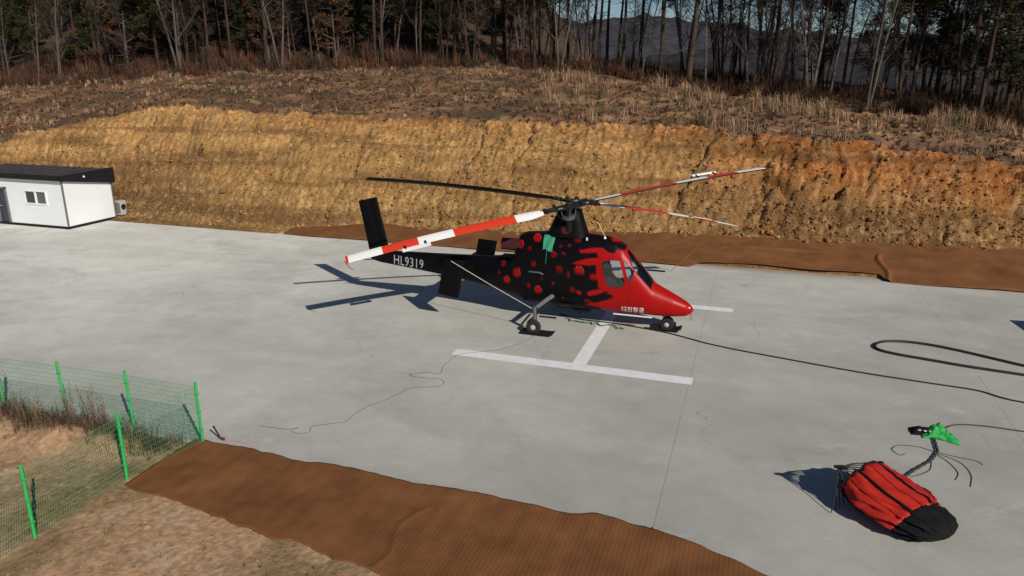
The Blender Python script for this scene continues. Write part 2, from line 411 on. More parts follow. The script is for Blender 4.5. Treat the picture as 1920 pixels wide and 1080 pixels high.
for a in range(len(JU) - 1):
    for b in range(len(JV) - 1):
        g = .0028
        x0, x1 = JU[a] + g, JU[a + 1] - g; y0, y1 = JV[b] + g, JV[b + 1] - g
        if b == 0 and JU[a] < 9: y0 = -20.0
        if b == len(JV) - 2: y1 = .68 if JU[a] > -14 else 0.0
        bm = bmesh.new()
        nx_ = 14; ny_ = 10
        top = [[bm.verts.new((x0 + (x1 - x0) * p_ / nx_, y0 + (y1 - y0) * q_ / ny_, 0)) for p_ in range(nx_ + 1)] for q_ in range(ny_ + 1)]
        for q_ in range(ny_):
            for p_ in range(nx_):
                bm.faces.new((top[q_][p_], top[q_][p_ + 1], top[q_ + 1][p_ + 1], top[q_ + 1][p_]))
        be = [e for e in bm.edges if e.is_boundary]
        ex = bmesh.ops.extrude_edge_only(bm, edges=be)
        for v_ in [q for q in ex['geom'] if isinstance(q, bmesh.types.BMVert)]: v_.co.z = -.25
        bmesh.ops.recalc_face_normals(bm, faces=bm.faces)
        me = bpy.data.meshes.new('slab'); bm.to_mesh(me); bm.free()
        co = np.zeros(len(me.vertices) * 3, np.float32); me.vertices.foreach_get('co', co); co = co.reshape(-1, 3)
        # tone falls smoothly from paler on the left to greyer on the right
        tone = .66 - .19 * sstep(-22, 3, co[:, 0] - (co[:, 1] + 10) * .5) - .09 * sstep(2, 18, co[:, 0] - (co[:, 1] + 10) * .9)
        tone = tone + (hash2(np.array([a]), np.array([b]), 3)[0] - .5) * .012
        c4 = np.ones((len(co), 4), np.float32); c4[:, 0] = tone; c4[:, 1] = tone * .985; c4[:, 2] = tone * .885
        dust = np.clip(co[:, 1] / .5, 0, 1)[:, None]; c4[:, :3] += (np.array((.30, .22, .15)) - c4[:, :3]) * dust
        at = me.color_attributes.new('col', 'FLOAT_COLOR', 'POINT'); at.data.foreach_set('color', c4.ravel())
        link('slab', me, m_conc, pad)
# painted H
m_paint = mat('white_line_paint', (.74, .75, .74), rough=.7, var=.10, vscale=3, bump=.1)
mk = MB()
def sheet(mb, x0, x1, y0, y1, z=.004):
    mb.add([(x0, y0, z), (x1, y0, z), (x1, y1, z), (x0, y1, z)], [[0, 1, 2, 3]])
sheet(mk, 2.35, 9.58, -13.02, -12.52); sheet(mk, 3.1, 10.4, -6.05, -5.6); sheet(mk, 6.05, 6.48, -12.52, -6.05)
hm = mk.build('helipad_marking', m_paint); tag(hm, kind='structure')

# brown coir mats laid along both long sides of the pad
def coir(name):
    m = mat(name, (.180, .076, .030), rough=.95, spec=.1, var=.26, vscale=.9)
    nt = m.node_tree; N = nt.nodes; K = nt.links; p = N['Principled BSDF']
    tc = N.new('ShaderNodeTexCoord')
    wv = N.new('ShaderNodeTexWave'); wv.bands_direction = 'X'; wv.inputs['Scale'].default_value = 3.6; wv.inputs['Distortion'].default_value = .25; wv.inputs['Detail'].default_value = 2
    w2 = N.new('ShaderNodeTexWave'); w2.bands_direction = 'Y'; w2.inputs['Scale'].default_value = 7; w2.inputs['Distortion'].default_value = 1.5
    nz = N.new('ShaderNodeTexNoise'); nz.inputs['Scale'].default_value = 30; nz.inputs['Detail'].default_value = 6
    for q in (wv, w2, nz): K.new(tc.outputs['Object'], q.inputs['Vector'])
    a1 = N.new('ShaderNodeMath'); a1.operation = 'ADD'; K.new(wv.outputs['Fac'], a1.inputs[0]); K.new(w2.outputs['Fac'], a1.inputs[1])
    a2 = N.new('ShaderNodeMath'); a2.operation = 'ADD'; K.new(a1.outputs[0], a2.inputs[0]); K.new(nz.outputs['Fac'], a2.inputs[1])
    bp = N.new('ShaderNodeBump'); bp.inputs['Strength'].default_value = .25; bp.inputs['Distance'].default_value = .01
    K.new(a2.outputs[0], bp.inputs['Height']); K.new(bp.outputs[0], p.inputs['Normal'])
    return m
m_coir = coir('coir_fibre')
def mat_strip(name, us, v0f, v1f, zf, ribs=0.0, nv=40, seed=0):
    us = np.asarray(us); tt = np.linspace(0, 1, nv)
    UU, TT = np.meshgrid(us, tt)
    VV = v0f(UU) + (v1f(UU) - v0f(UU)) * TT
    ZZ = zf(UU, VV, TT)
    if ribs: ZZ = ZZ + ribs * (np.sin(UU * 2 * math.pi / .42 + fbm(UU * .3, VV * .3, seed, 2) * 3) * .5 + .5) + (fbm(UU * 2.5, VV * 2.5, seed + 1, 3) - .5) * ribs * 1.5
    k = len(us); top = np.stack([UU, VV, ZZ], -1).reshape(-1, 3); bot = top - [0, 0, .018]
    i_ = np.arange(nv - 1)[:, None] * k + np.arange(k - 1)[None]
    q = np.stack([i_, i_ + 1, i_ + k + 1, i_ + k], -1).reshape(-1, 4)
    nb = len(top)
    border = list(range(k)) + [r_ * k + k - 1 for r_ in range(1, nv)] + list(range(nv * k - 2, (nv - 1) * k - 1, -1)) + [r_ * k for r_ in range(nv - 2, 0, -1)]
    bq = np.array([(border[j], border[j - 1], border[j - 1] + nb, border[j] + nb) for j in range(len(border))])
    return link(name, raw_mesh(name, np.concatenate([top, bot]), np.concatenate([q, bq]), smooth=True), m_coir)
def vb_at(u): return np.interp(u, UB, VB)
def far_lo(u):   # lower edge bares a strip of stained slab around u 9..16
    return .02 - .05 * fbm(u * .8, u * 0, 81, 3) + .62 * sstep(8.2, 8.8, u) * (1 - sstep(16.0, 16.25, u)) + .06 * np.sin(u * 1.3)
def far_hi(u): return np.maximum(vb_at(u) + .25 + (fbm(u * .9, u * 0 + 2, 82, 3) - .5) * .8, far_lo(u) + .06)
def far_z(u, v, t):
    lift = .04 * np.exp(-((t - 0.0) / .05) ** 2) * sstep(8.4, 9.5, u) * (1 - sstep(15.5, 16.2, u))
    wr = .13 * np.exp(-((v - 2.05 + (u - 11) * .42) / .10) ** 2) * sstep(9.3, 10.3, u) * (1 - sstep(12.6, 13.6, u))
    wr2 = .11 * np.exp(-((v - 2.6 - .06 * (u - 11)) / .10) ** 2) * sstep(9, 10, u) * (1 - sstep(13.5, 14.5, u))
    wr3 = .10 * np.exp(-((u - 16.25 - .12 * np.sin(v * 2.2)) / .09) ** 2) * (1 - sstep(2.6, 3.2, v))
    return .15 * np.maximum(v, 0) + .06 + (fbm(u * .9, v * .9, 83, 3) - .5) * .08 + lift + wr + wr2 + wr3
mo = mat_strip('coir_mat', np.arange(-12.8, 32, .06), far_lo, far_hi, far_z, nv=46, seed=84)
tag(mo, 'long brown coir mat between the concrete pad and the cut bank', 'mat')
def near_lo(u): return -22.15 - .75 * sstep(-1.2, 6, u) + (fbm(u * 1.5, u * 0, 85, 5) - .5) * .26
def near_hi(u): return -19.93 - .12 * sstep(0, 4, u) + (fbm(u * 1.3, u * 0 + 5, 86, 5) - .5) * .20 - .95 * sstep(9.3, 12.6, u)
def near_z(u, v, t): return .035 + (fbm(u * .8, v * .8, 87, 3) - .5) * .08 + 0.02 * np.exp(-((u - 7.2 - .1 * v - .15 * np.sin(v * 3)) / .05) ** 2) * sstep(-20.3, -21.2, v) + .03 * (fbm(u * 2.2, v * 1.4, 89, 3) - .5)
mo = mat_strip('coir_mat', np.arange(-1.25, 24, .05), near_lo, near_hi, near_z, ribs=.005, nv=60, seed=88)
tag(mo, 'ribbed brown coir mat along the near edge of the pad beside the fence', 'mat')

# ------------------------------------------------------------------ portable office at the back of the pad
m_panel = mat('white_panel', (.74, .76, .78), rough=.45, var=.04, vscale=.8)
m_dark = mat('dark_steel', (.012, .012, .013), rough=.6, spec=.25, var=.2, vscale=3)
m_roof = mat('roof_sheet', (.055, .050, .052), rough=.6, var=.2, vscale=2)
m_glass_dark = mat('window_glass', (.03, .04, .045), rough=.05, spec=.8)
m_white = mat('white_frame', (.78, .78, .78), rough=.4)
m_grey = mat('grey_frame', (.14, .14, .15), rough=.5)
sh = thing('site_office', 'white panel site office with black roof at the far left of the pad', 'shed', (-24.7, -2.57, 0))
SW, SD, SH = 8.0, 3.2, 2.68          # runs to -X from the near right corner
wt = .08
wl = MB()
# front wall with openings for door and window, as panels around the holes
def wall_rect(mb, x0, x1, z0, z1, y, t=wt): mb.box(((x0 + x1) / 2, y + t / 2, (z0 + z1) / 2), (x1 - x0, t, z1 - z0))
dx0, dx1 = -5.05, -4.15; wx0, wx1 = -2.86, -1.22; wz0, wz1 = 1.25, 2.05
wall_rect(wl, -SW, dx0, .14, SH, 0); wall_rect(wl, dx0, dx1, 2.12, SH, 0); wall_rect(wl, dx1, wx0, .14, SH, 0)
wall_rect(wl, wx0, wx1, .14, wz0, 0); wall_rect(wl, wx0, wx1, wz1, SH, 0); wall_rect(wl, wx1, -.03, .14, SH, 0)
wl.build('wall', m_panel, sh)
wr_ = MB()
def gable(mb, x, t):
    pr = [(.08, .14), (SD - .03, .14), (SD - .03, 2.12), (.08, SH - .05)]
    vs = [(x, y, z) for y, z in pr] + [(x + t, y, z) for y, z in pr]
    mb.add(vs, [[3, 2, 1, 0], [4, 5, 6, 7], [0, 1, 5, 4], [1, 2, 6, 5], [2, 3, 7, 6], [3, 0, 4, 7]])
b_ = MB(); b_.box((-.045, SD / 2 + .025, 1.40), (.07, SD - .11, 2.52)); b_.build('wall', m_panel, sh)
b_ = MB(); b_.box((-SW + .045, SD / 2 + .025, 1.40), (.07, SD - .11, 2.52)); b_.build('wall', m_panel, sh)
b_ = MB(); b_.box((-SW / 2, SD - .04, 1.40), (SW - .2, .07, 2.52)); b_.build('wall', m_panel, sh)
for cx_, cy_ in ((-.005, .005), (-.005, SD - .005), (-SW + .005, .005)):
    b_ = MB(); b_.box((cx_, cy_, 1.41), (.075, .075, 2.54)); b_.build('corner_trim', m_grey, sh)
b_ = MB(); b_.box((-SW / 2, SD / 2, .07), (SW + .08, SD + .08, .139)); b_.build('base_frame', m_dark, sh, bevel=.01)
rf = MB()
rf.add([(-SW - .1, -.18, 2.80), (.12, -.18, 2.80), (.12, SD + .12, 2.90), (-SW - .1, SD + .12, 2.90), (-SW - .1, -.18, 2.72), (.12, -.18, 2.72), (.12, SD + .12, 2.72), (-SW - .1, SD + .12, 2.72)],
       [[0, 1, 2, 3], [7, 6, 5, 4], [0, 4, 5, 1], [1, 5, 6, 2], [2, 6, 7, 3], [3, 7, 4, 0]])
ro = rf.build('roof', m_roof, sh)
f_ = MB(); f_.box((-SW / 2 + .01, -.215, 2.80), (SW + .3, .05, .28)); f_.build('fascia', m_dark, ro)
f_ = MB()
f_.add([(.125, -.24, 2.66), (.125, SD + .16, 2.10), (.125, SD + .16, 3.00), (.125, -.24, 2.94), (.175, -.24, 2.66), (.175, SD + .16, 2.10), (.175, SD + .16, 3.00), (.175, -.24, 2.94)],
       [[3, 2, 1, 0], [4, 5, 6, 7], [0, 1, 5, 4], [1, 2, 6, 5], [2, 3, 7, 6], [3, 0, 4, 7]])
f_.build('fascia', m_dark, ro)
for k in range(9):
    r_ = MB(); r_.box((-SW + .45 + k * .9, SD / 2 - .03, 2.885), (.05, SD + .2, .03), Matrix.Rotation(R(1.75), 3, 'X')); r_.build('roof_rib', m_roof, ro)
# window: two sliding panes
wo = MB()
for a_ in ((wx0 + .04, (wz0 + wz1) / 2, .08, wz1 - wz0), (wx1 - .04, (wz0 + wz1) / 2, .08, wz1 - wz0), ((wx0 + wx1) / 2, wz0 + .04, wx1 - wx0 - .16, .08), ((wx0 + wx1) / 2, wz1 - .04, wx1 - wx0 - .16, .08), ((wx0 + wx1) / 2, (wz0 + wz1) / 2, .07, wz1 - wz0 - .16)):
    wo.box((a_[0], .02, a_[1]), (a_[2], .12, a_[3]))
wd = wo.build('window', m_white, sh)
for s_ in (0, 1):
    p0 = wx0 + .08 + s_ * ((wx1 - wx0) / 2 - .045); p1 = p0 + (wx1 - wx0) / 2 - .115
    p_ = MB(); p_.box(((p0 + p1) / 2, .03 + .02 * s_, (wz0 + wz1) / 2), (p1 - p0, .008, wz1 - wz0 - .16)); p_.build('pane', m_glass_dark if s_ == 0 else mat('screen_mesh', (.10, .10, .10), rough=.8), wd)
for k in range(4):
    b_ = MB(); b_.box((wx0 + .43, .075, wz1 - .14 - k * .055), (.60, .006, .035)); b_.build('blind_slat', mat('blind', (.35, .42, .38), rough=.6), wd)
# doorway with its frame and an open leaf
fr = MB()
for s_ in (dx0 + .045, dx1 - .045): fr.box((s_, .0, 1.13), (.09, .16, 1.98))
fr.box(((dx0 + dx1) / 2, .0, 2.08), (dx1 - dx0, .16, .08)); df = fr.build('door_frame', m_grey, sh)
d_ = MB(); d_.box(((dx0 + dx1) / 2, .06, 1.10), (dx1 - dx0 - .19, .04, 1.92)); dd = d_.build('door', mat('door_leaf', (.035, .037, .055), rough=.3, spec=.6), sh)
d_ = MB(); d_.tube([(dx0 + .2, .0, 1.05), (dx0 + .32, .0, 1.05)], .015); d_.build('handle', m_white, dd)
d_ = MB(); d_.box((.10, .85, 2.62), (.03, .05, .05)); 
l_ = MB(); l_.lathe([(.0, 0), (.06, .0), (.05, .04), (.02, .06)], Matrix.Translation((.177, 1.30, 2.72)) @ Matrix.Rotation(math.pi / 2, 4, 'Y'), 10); l_.build('wall_lamp', m_white, sh)
# outdoor air conditioning unit behind the right corner
ac = thing('air_conditioner', 'small white outdoor air conditioner behind the office right corner', 'air conditioner', (-24.60, .96, .16))
a_ = MB(); a_.box((.02, 0, .45), (.40, .44, .84)); body_ = a_.build('casing', mat('unit_grey', (.40, .40, .38), rough=.6), ac, bevel=.02)
for k in range(6):
    g_ = MB(); g_.box((.02 - .15 + .06 * k, -.222, .45), (.03, .01, .66)); g_.build('grille_slat', m_dark, ac)
g_ = MB(); g_.lathe([(.0, 0), (.17, 0), (.17, .012), (.0, .014)], Matrix.Translation((.222, 0, .5)) @ Matrix.Rotation(math.pi / 2, 4, 'Y'), 20); g_.build('fan_grille', m_dark, ac)
for s_ in (-.12, .16):
    g_ = MB(); g_.box((s_, 0, .0), (.06, .46, .06)); g_.build('foot', m_dark, ac)

# ------------------------------------------------------------------ helicopter
# body frame: X forward, Y to port, Z up, origin on the ground under the main axle
HX, HY = 4.254, -8.625
heli = thing('helicopter', 'black and red helicopter with twin intermeshing rotors parked on the painted H', 'helicopter', (HX, HY, 0), R(-.3))
SEC = np.array([  # x, top, bottom, half width, exponent, top taper
    (4.93, .80, .76, .02, 2.2, 0), (4.88, .90, .66, .11, 2.2, .0), (4.7, 1.04, .56, .23, 2.4, .1), (4.3, 1.25, .52, .36, 2.6, .15), (3.9, 1.44, .52, .45, 2.8, .2),
    (3.63, 1.57, .52, .51, 2.9, .2), (3.3, 1.97, .52, .56, 3.0, .22), (2.9, 2.46, .52, .60, 3.1, .24), (2.55, 2.84, .52, .62, 3.2, .24), (2.3, 2.98, .52, .63, 3.2, .24),
    (2.0, 3.05, .52, .64, 3.2, .22), (1.3, 3.10, .52, .66, 3.3, .2), (0, 3.09, .54, .68, 3.3, .2), (-.85, 3.02, .6, .66, 3.2, .22), (-1.06, 2.92, .66, .62, 3.0, .25),
    (-1.16, 2.5, .70, .58, 2.9, .25), (-1.3, 2.16, .74, .54, 2.8, .2), (-2, 2.08, .92, .45, 2.8, .15), (-3, 2.02, 1.08, .36, 2.8, .1), (-4.2, 1.98, 1.24, .27, 2.8, 0),
    (-5.5, 1.95, 1.37, .20, 2.8, 0), (-6.6, 1.92, 1.47, .12, 2.6, 0), (-6.9, 1.86, 1.53, .04, 2.4, 0)])[::-1]
xs_d = np.linspace(SEC[0, 0], SEC[-1, 0], 2400)
dense = np.stack([np.interp(xs_d, SEC[:, 0], SEC[:, k]) for k in range(1, 6)], -1)
kern = np.exp(-np.linspace(-2, 2, 31) ** 2); kern /= kern.sum()
sm = np.stack([np.convolve(np.pad(dense[:, k], 15, 'edge'), kern, 'valid') for k in range(5)], -1)
def sec(x): return [np.interp(x, xs_d, sm[:, k]) for k in range(5)]
def side_y(x, z):
    zt_, zb_, w_, n_, tp = sec(x); zc = (zt_ + zb_) / 2; hh = (zt_ - zb_) / 2
    s = np.clip(np.abs((z - zc) / hh), 0, 1)
    y = w_ * (1 - s ** n_) ** (1 / n_)
    return y * (1 - tp * np.clip((z - zc) / hh, 0, 1) ** 1.5)
def in_poly(px, pz, poly):
    c = np.zeros(px.shape, bool); k = len(poly)
    for a in range(k):
        x0, z0 = poly[a]; x1, z1 = poly[a - 1]
        if z0 == z1: continue
        hit = ((z0 > pz) != (z1 > pz)) & (px < (x1 - x0) * (pz - z0) / (z1 - z0) + x0)
        c ^= hit
    return c
def blob(px, pz, cx, cz, a, b, rot=0):
    c, s = math.cos(rot), math.sin(rot); dx, dz = px - cx, pz - cz
    return ((dx * c + dz * s) / a) ** 2 + ((-dx * s + dz * c) / b) ** 2
xr = np.concatenate([np.arange(-6.9, -1.75, .05), np.arange(-1.75, 4.6, .019), np.arange(4.6, 4.931, .015)])
NT = 220
th = np.linspace(0, 2 * math.pi, NT, endpoint=False)
zt_, zb_, w_, n_, tp = [q[:, None] for q in sec(xr)]
ct, st_ = np.cos(th)[None], np.sin(th)[None]
zc = (zt_ + zb_) / 2; hh = (zt_ - zb_) / 2
sgn = np.sign(st_) * np.abs(st_) ** (2 / n_)
FZ = zc + hh * sgn
FY = w_ * np.sign(ct) * np.abs(ct) ** (2 / n_) * (1 - tp * np.clip(sgn, 0, 1) ** 1.5)
FX = np.broadcast_to(xr[:, None], FZ.shape)
fv = np.stack([FX, FY, FZ], -1).reshape(-1, 3)
WIN = [(1.90, 2.30), (2.10, 2.38), (2.50, 2.40), (2.60, 2.10), (2.74, 1.66), (2.62, 1.50), (2.22, 1.49), (2.08, 1.66)]
QWIN = [(2.64, 2.36), (2.72, 2.32), (2.99, 2.04), (2.92, 1.70), (2.84, 1.66)]
DOOR = [(1.82, 2.44), (2.05, 2.52), (2.58, 2.50), (2.68, 2.20), (2.86, 1.66), (2.80, .72), (2.06, .72), (2.0, 1.5)]
cand = (np.abs(fv[:, 1]) > .3) & (fv[:, 0] > 1.7) & (fv[:, 0] < 3.1)
for poly in (DOOR, QWIN, WIN):          # pull ring vertices onto the window outlines so the openings are clean
    best = np.full(len(fv), 9.0); tgt = fv[:, [0, 2]].copy()
    for a in range(len(poly)):
        p0, p1 = np.array(poly[a - 1]), np.array(poly[a]); d_ = p1 - p0
        t_ = np.clip(((fv[:, [0, 2]] - p0) @ d_) / (d_ @ d_), 0, 1); q_ = p0 + t_[:, None] * d_
        ds = np.linalg.norm(q_ - fv[:, [0, 2]], axis=1); m_ = ds < best; best[m_] = ds[m_]; tgt[m_] = q_[m_]
    m_ = cand & (best < .0125); fv[m_, 0] = tgt[m_, 0]; fv[m_, 2] = tgt[m_, 1]
    fv[m_, 1] = np.sign(fv[m_, 1]) * side_y(fv[m_, 0], fv[m_, 2])
# livery
px_, py_, pz_ = fv[:, 0], fv[:, 1], fv[:, 2]
wob = (fbm(px_ * 6, pz_ * 6, 91, 2) - .5) * .05
RED_EDGE = [(5.2, 3.4), (2.95, 3.2), (2.72, 3.02), (2.45, 3.07), (2.2, 3.12), (2.1, 3.03), (2.2, 2.96), (2.46, 2.9), (2.64, 2.78), (2.62, 2.68), (2.42, 2.73), (2.32, 2.61), (2.1, 2.64), (1.98, 2.72), (1.92, 2.77), (1.5, 2.72), (1.14, 2.64), (1.2, 2.56), (1.75, 2.6), (1.84, 2.46), (1.35, 2.36), (.96, 2.21), (1.28, 2.16), (1.74, 2.2), (1.79, 2.0), (1.78, 1.86), (1.55, 1.79), (1.36, 1.69), (1.55, 1.71), (1.82, 1.74), (1.86, 1.52), (1.92, 1.40), (1.70, 1.33), (1.48, 1.24), (1.52, 1.14), (1.74, 1.16), (2.02, 1.28), (2.3, 1.25), (2.34, 1.12), (2.1, 1.0), (1.7, .86), (1.4, .78), (1.9, .70), (2.1, .4), (5.2, .3)]
red = in_poly(px_ + wob, pz_ + wob * .6, RED_EDGE).astype(float)
SPOTS = [(-0.9, 2.68, 0.12, 0.16), (-0.35, 2.92, 0.18, 0.14), (-0.57, 2.58, 0.08, 0.08), (1.04, 2.95, 0.16, 0.09), (0.81, 2.76, 0.07, 0.06), (0.3, 2.44, 0.12, 0.12), (0.63, 2.5, 0.1, 0.05), (-1.58, 1.92, 0.1, 0.11), (-0.4, 2.08, 0.11, 0.11), (0.5, 1.98, 0.15, 0.09), (1.19, 1.99, 0.19, 0.16), (-1.01, 1.71, 0.19, 0.19), (-1.41, 1.39, 0.15, 0.15), (-1.7, 1.61, 0.06, 0.06), (-0.57, 1.3, 0.08, 0.11), (-0.23, 1.18, 0.16, 0.16), (0.98, 1.28, 0.11, 0.11), (0.3, 1.45, 0.06, 0.06), (0.84, 1.78, 0.09, 0.04), (1.2, 1.2, 0.1, 0.07), (1.53, 0.89, 0.2, 0.09), (0.51, 2.72, 0.06, 0.05), (-.1, 1.62, .05, .05), (.65, .95, .06, .04)]
fcol = np.empty((len(fv), 3)); fcol[:] = (.0035, .003, .0037)
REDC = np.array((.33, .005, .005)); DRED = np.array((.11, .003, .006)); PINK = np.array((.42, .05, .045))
soft = np.zeros(len(fv))
for ox, oz in ((.03, 0), (.02, .015), (.02, -.015)): soft = np.maximum(soft, in_poly(px_ + wob + ox, pz_ + wob * .6 + oz, RED_EDGE))
fcol += (DRED * .6 - fcol) * (soft * (1 - red))[:, None]
fcol += (REDC - fcol) * red[:, None]
for k, (cx, cz, a_, b_) in enumerate(SPOTS):
    rot = -.35 if a_ > b_ * 1.2 else 0.0
    a_ *= .86; b_ *= .86; big = k in (0, 1, 10, 11, 12, 15, 19)
    q = blob(px_, pz_, cx, cz, a_, b_, rot)
    side = (q < 1) & (red < .5)
    fcol[side] = REDC * (.9 if big else .42)
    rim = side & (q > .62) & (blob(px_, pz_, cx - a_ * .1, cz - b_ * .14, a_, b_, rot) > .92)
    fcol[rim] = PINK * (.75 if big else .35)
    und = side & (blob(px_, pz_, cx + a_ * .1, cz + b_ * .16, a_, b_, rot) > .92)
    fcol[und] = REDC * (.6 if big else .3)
i_ = np.arange(len(xr) - 1)[:, None] * NT + np.arange(NT)[None]; j_ = np.arange(len(xr) - 1)[:, None] * NT + (np.arange(NT)[None] + 1) % NT
fq = np.stack([i_, j_, j_ + NT, i_ + NT], -1).reshape(-1, 4)
cen = fv[fq].mean(1)
ax_, az_ = cen[:, 0], cen[:, 2]; steep = np.abs(cen[:, 1]) > .3
m_win = in_poly(ax_, az_, WIN) & steep
m_qwin = in_poly(ax_, az_, QWIN) & steep
top_here = np.interp(ax_, xs_d, sm[:, 0])
m_ws = (ax_ > 2.70) & (ax_ < 3.57) & (az_ > np.interp(ax_, [2.70, 2.80, 2.98, 3.57], [2.66, 2.40, 2.08, 1.46])) & (np.abs(cen[:, 1]) > .028) & ~m_qwin
m_door = in_poly(ax_, az_, DOOR) & steep & ~m_win & (cen[:, 1] < 0)
m_door_p = in_poly(ax_, az_, DOOR) & steep & ~m_win & (cen[:, 1] > 0)
glass_any = m_win | m_qwin | m_ws
def sub(name, maskf, material, parent, push=0.0, color=True, smooth=True):
    f = fq[maskf]; used = np.unique(f); remap = np.full(len(fv), -1); remap[used] = np.arange(len(used))
    v = fv[used].copy()
    if push:
        z_t, z_b, w__, n__, tp__ = sec(v[:, 0]); zc_ = (z_t + z_b) / 2
        nn = np.stack([np.zeros(len(v)), v[:, 1], (v[:, 2] - zc_) * .35], -1); nn /= np.linalg.norm(nn, axis=1)[:, None] + 1e-9
        v += nn * push
    return link(name, raw_mesh(name, v, remap[f], fcol[used] if color else None, smooth), material, parent)
m_livery = mat('helicopter_paint', (.5, .01, .01), rough=.36, spec=.18, attr=True)
m_black = mat('black_paint', (.004, .0036, .0042), rough=.55, spec=.12)
m_inner = mat('cabin_trim', (.035, .035, .04), rough=.8)
m_metal = mat('dull_metal', (.17, .17, .18), rough=.45, metal=.6)
m_rubber = mat('tyre_rubber', (.018, .018, .018), rough=.9)
m_wpaint = mat('blade_white', (.80, .80, .78), rough=.4)
m_rpaint = mat('blade_red', (.62, .045, .018), rough=.4)
m_rpaint2 = mat('red_paint', (.34, .006, .007), rough=.34)
def glass(name, tint):
    m = bpy.data.materials.new(name); m.use_nodes = True; nt = m.node_tree; N = nt.nodes
    for q in list(N):
        if q.type != 'OUTPUT_MATERIAL': N.remove(q)
    out = [q for q in N if q.type == 'OUTPUT_MATERIAL'][0]
    t = N.new('ShaderNodeBsdfTransparent'); t.inputs[0].default_value = (*tint, 1)
    g = N.new('ShaderNodeBsdfGlossy'); g.inputs['Roughness'].default_value = .03
    fr_ = N.new('ShaderNodeFresnel'); fr_.inputs[0].default_value = 1.5
    mx = N.new('ShaderNodeMixShader'); ad = N.new('ShaderNodeMath'); ad.operation = 'MULTIPLY_ADD'; ad.inputs[1].default_value = 1.2; ad.inputs[2].default_value = .05; nt.links.new(fr_.outputs[0], ad.inputs[0]); nt.links.new(ad.outputs[0], mx.inputs[0]); nt.links.new(t.outputs[0], mx.inputs[1]); nt.links.new(g.outputs[0], mx.inputs[2])
    nt.links.new(mx.outputs[0], out.inputs[0]); return m
m_glass = glass('canopy_glass', (.95, .97, .98))
cut_cock = ax_ > 1.2
sub('fuselage', ~(glass_any | m_door | m_door_p), m_livery, heli)
sub('cabin_lining', (~glass_any) & (ax_ > 1.45) & (ax_ < 3.75), m_inner, heli, push=-.03, color=False)
for x0_, x1_, z0_, z1_ in ((-.78, -.12, 1.95, 2.78), (.42, 1.28, 2.12, 2.86), (-.6, .25, .82, 1.45), (.45, 1.5, .80, 1.62), (-2.6, -1.6, 1.2, 1.75)):
    sub('access_panel', (ax_ > x0_) & (ax_ < x1_) & (az_ > z0_) & (az_ < z1_) & (cen[:, 1] < -.2), m_livery, heli, push=.007)
for nm, msk, wm in (('door', m_door, m_win & (cen[:, 1] < 0)), ('door', m_door_p, m_win & (cen[:, 1] > 0))):
    d = sub(nm, msk, m_livery, heli, push=.006)
    sub('window', wm, m_glass, d, color=False)
    h_ = MB(); s_ = -1 if nm == 'door' and msk is m_door else 1
    h_.box((2.12, s_ * (side_y(2.12, 1.30) + .02), 1.30), (.16, .03, .03)); h_.build('handle', m_black, d)
sub('quarter_window', m_qwin & (cen[:, 1] < 0), m_glass, heli, color=False)
sub('quarter_window', m_qwin & (cen[:, 1] > 0), m_glass, heli, color=False)
sub('windshield', m_ws & (cen[:, 1] < 0), m_glass, heli, color=False)
sub('windshield', m_ws & (cen[:, 1] > 0), m_glass, heli, color=False)
# windscreen frame bars and wiper
for s_ in (-1, 1):
    b_ = MB(); pts = []
    for x_ in np.linspace(2.74, 3.56, 8):
        z_ = float(np.interp(x_, [2.70, 2.80, 2.98, 3.57], [2.66, 2.40, 2.08, 1.46])); pts.append((x_, s_ * (side_y(x_, z_) + .004), z_))
    b_.tube(pts, .018, 6); b_.build('windshield_frame', m_rpaint2, heli, True)
b_ = MB(); b_.tube([(3.55, -.12, 1.70), (3.25, -.16, 2.10), (3.15, -.16, 2.20)], .012, 5); b_.build('wiper', m_black, heli)
# cockpit inside
b_ = MB(); b_.box((2.6, 0, .80), (1.9, .9, .06)); b_.build('cabin_floor', m_inner, heli)
b_ = MB(); b_.box((1.62, 0, 1.75), (.06, .98, 1.9)); b_.build('bulkhead', m_inner, heli)
b_ = MB(); b_.box((2.02, 0, 1.16), (.46, .46, .12)); b_.box((2.02, 0, .95), (.3, .3, .3)); st0 = b_.build('seat', mat('seat_fabric', (.03, .03, .033), rough=.9), heli, bevel=.02)
b_ = MB(); b_.box((1.80, 0, 1.55), (.12, .44, .70), Matrix.Rotation(R(-8), 3, 'Y')); b_.box((1.76, 0, 1.99), (.10, .24, .2)); b_.build('backrest', MATS['seat_fabric'], st0, bevel=.02)
b_ = MB(); b_.box((3.02, 0, 1.38), (.25, .62, .34), Matrix.Rotation(R(20), 3, 'Y')); b_.box((2.9, 0, 1.08), (.3, .25, .5)); b_.build('instrument_panel', m_inner, heli, bevel=.02)
b_ = MB(); b_.tube([(2.45, 0, .85), (2.5, 0, 1.15), (2.42, 0, 1.36)], .02, 6); b_.build('cyclic_stick', m_black, heli)
# door side mirror-like arm on the far side
b_ = MB(); b_.tube([(3.15, .52, 1.82), (3.25, .95, 1.76)], .012, 6); b_.box((3.52, .95, 1.76), (.62, .05, .05)); b_.build('pitot_boom', m_dark, heli)
# engine exhaust
b_ = MB(); Mx = Matrix.Translation((-.95, -.30, 2.62)) @ Matrix.Rotation(-math.pi / 2, 4, 'Y')
b_.lathe([(.20, 0), (.22, .25), (.20, .62), (.21, .68), (.17, .68), (.16, .3)], Mx, 22); ex_ = b_.build('exhaust_pipe', [mat('exhaust', (.05, .012, .012), rough=.4)], heli, True)
b_ = MB(); b_.lathe([(.16, .2), (.155, .3)], Mx, 22); b_.build('exhaust_plug', m_black, ex_)
b_ = MB(); b_.box((-1.42, -.30, 2.20), (.42, .3, .08)); b_.build('heat_shield', m_black, heli, bevel=.02)
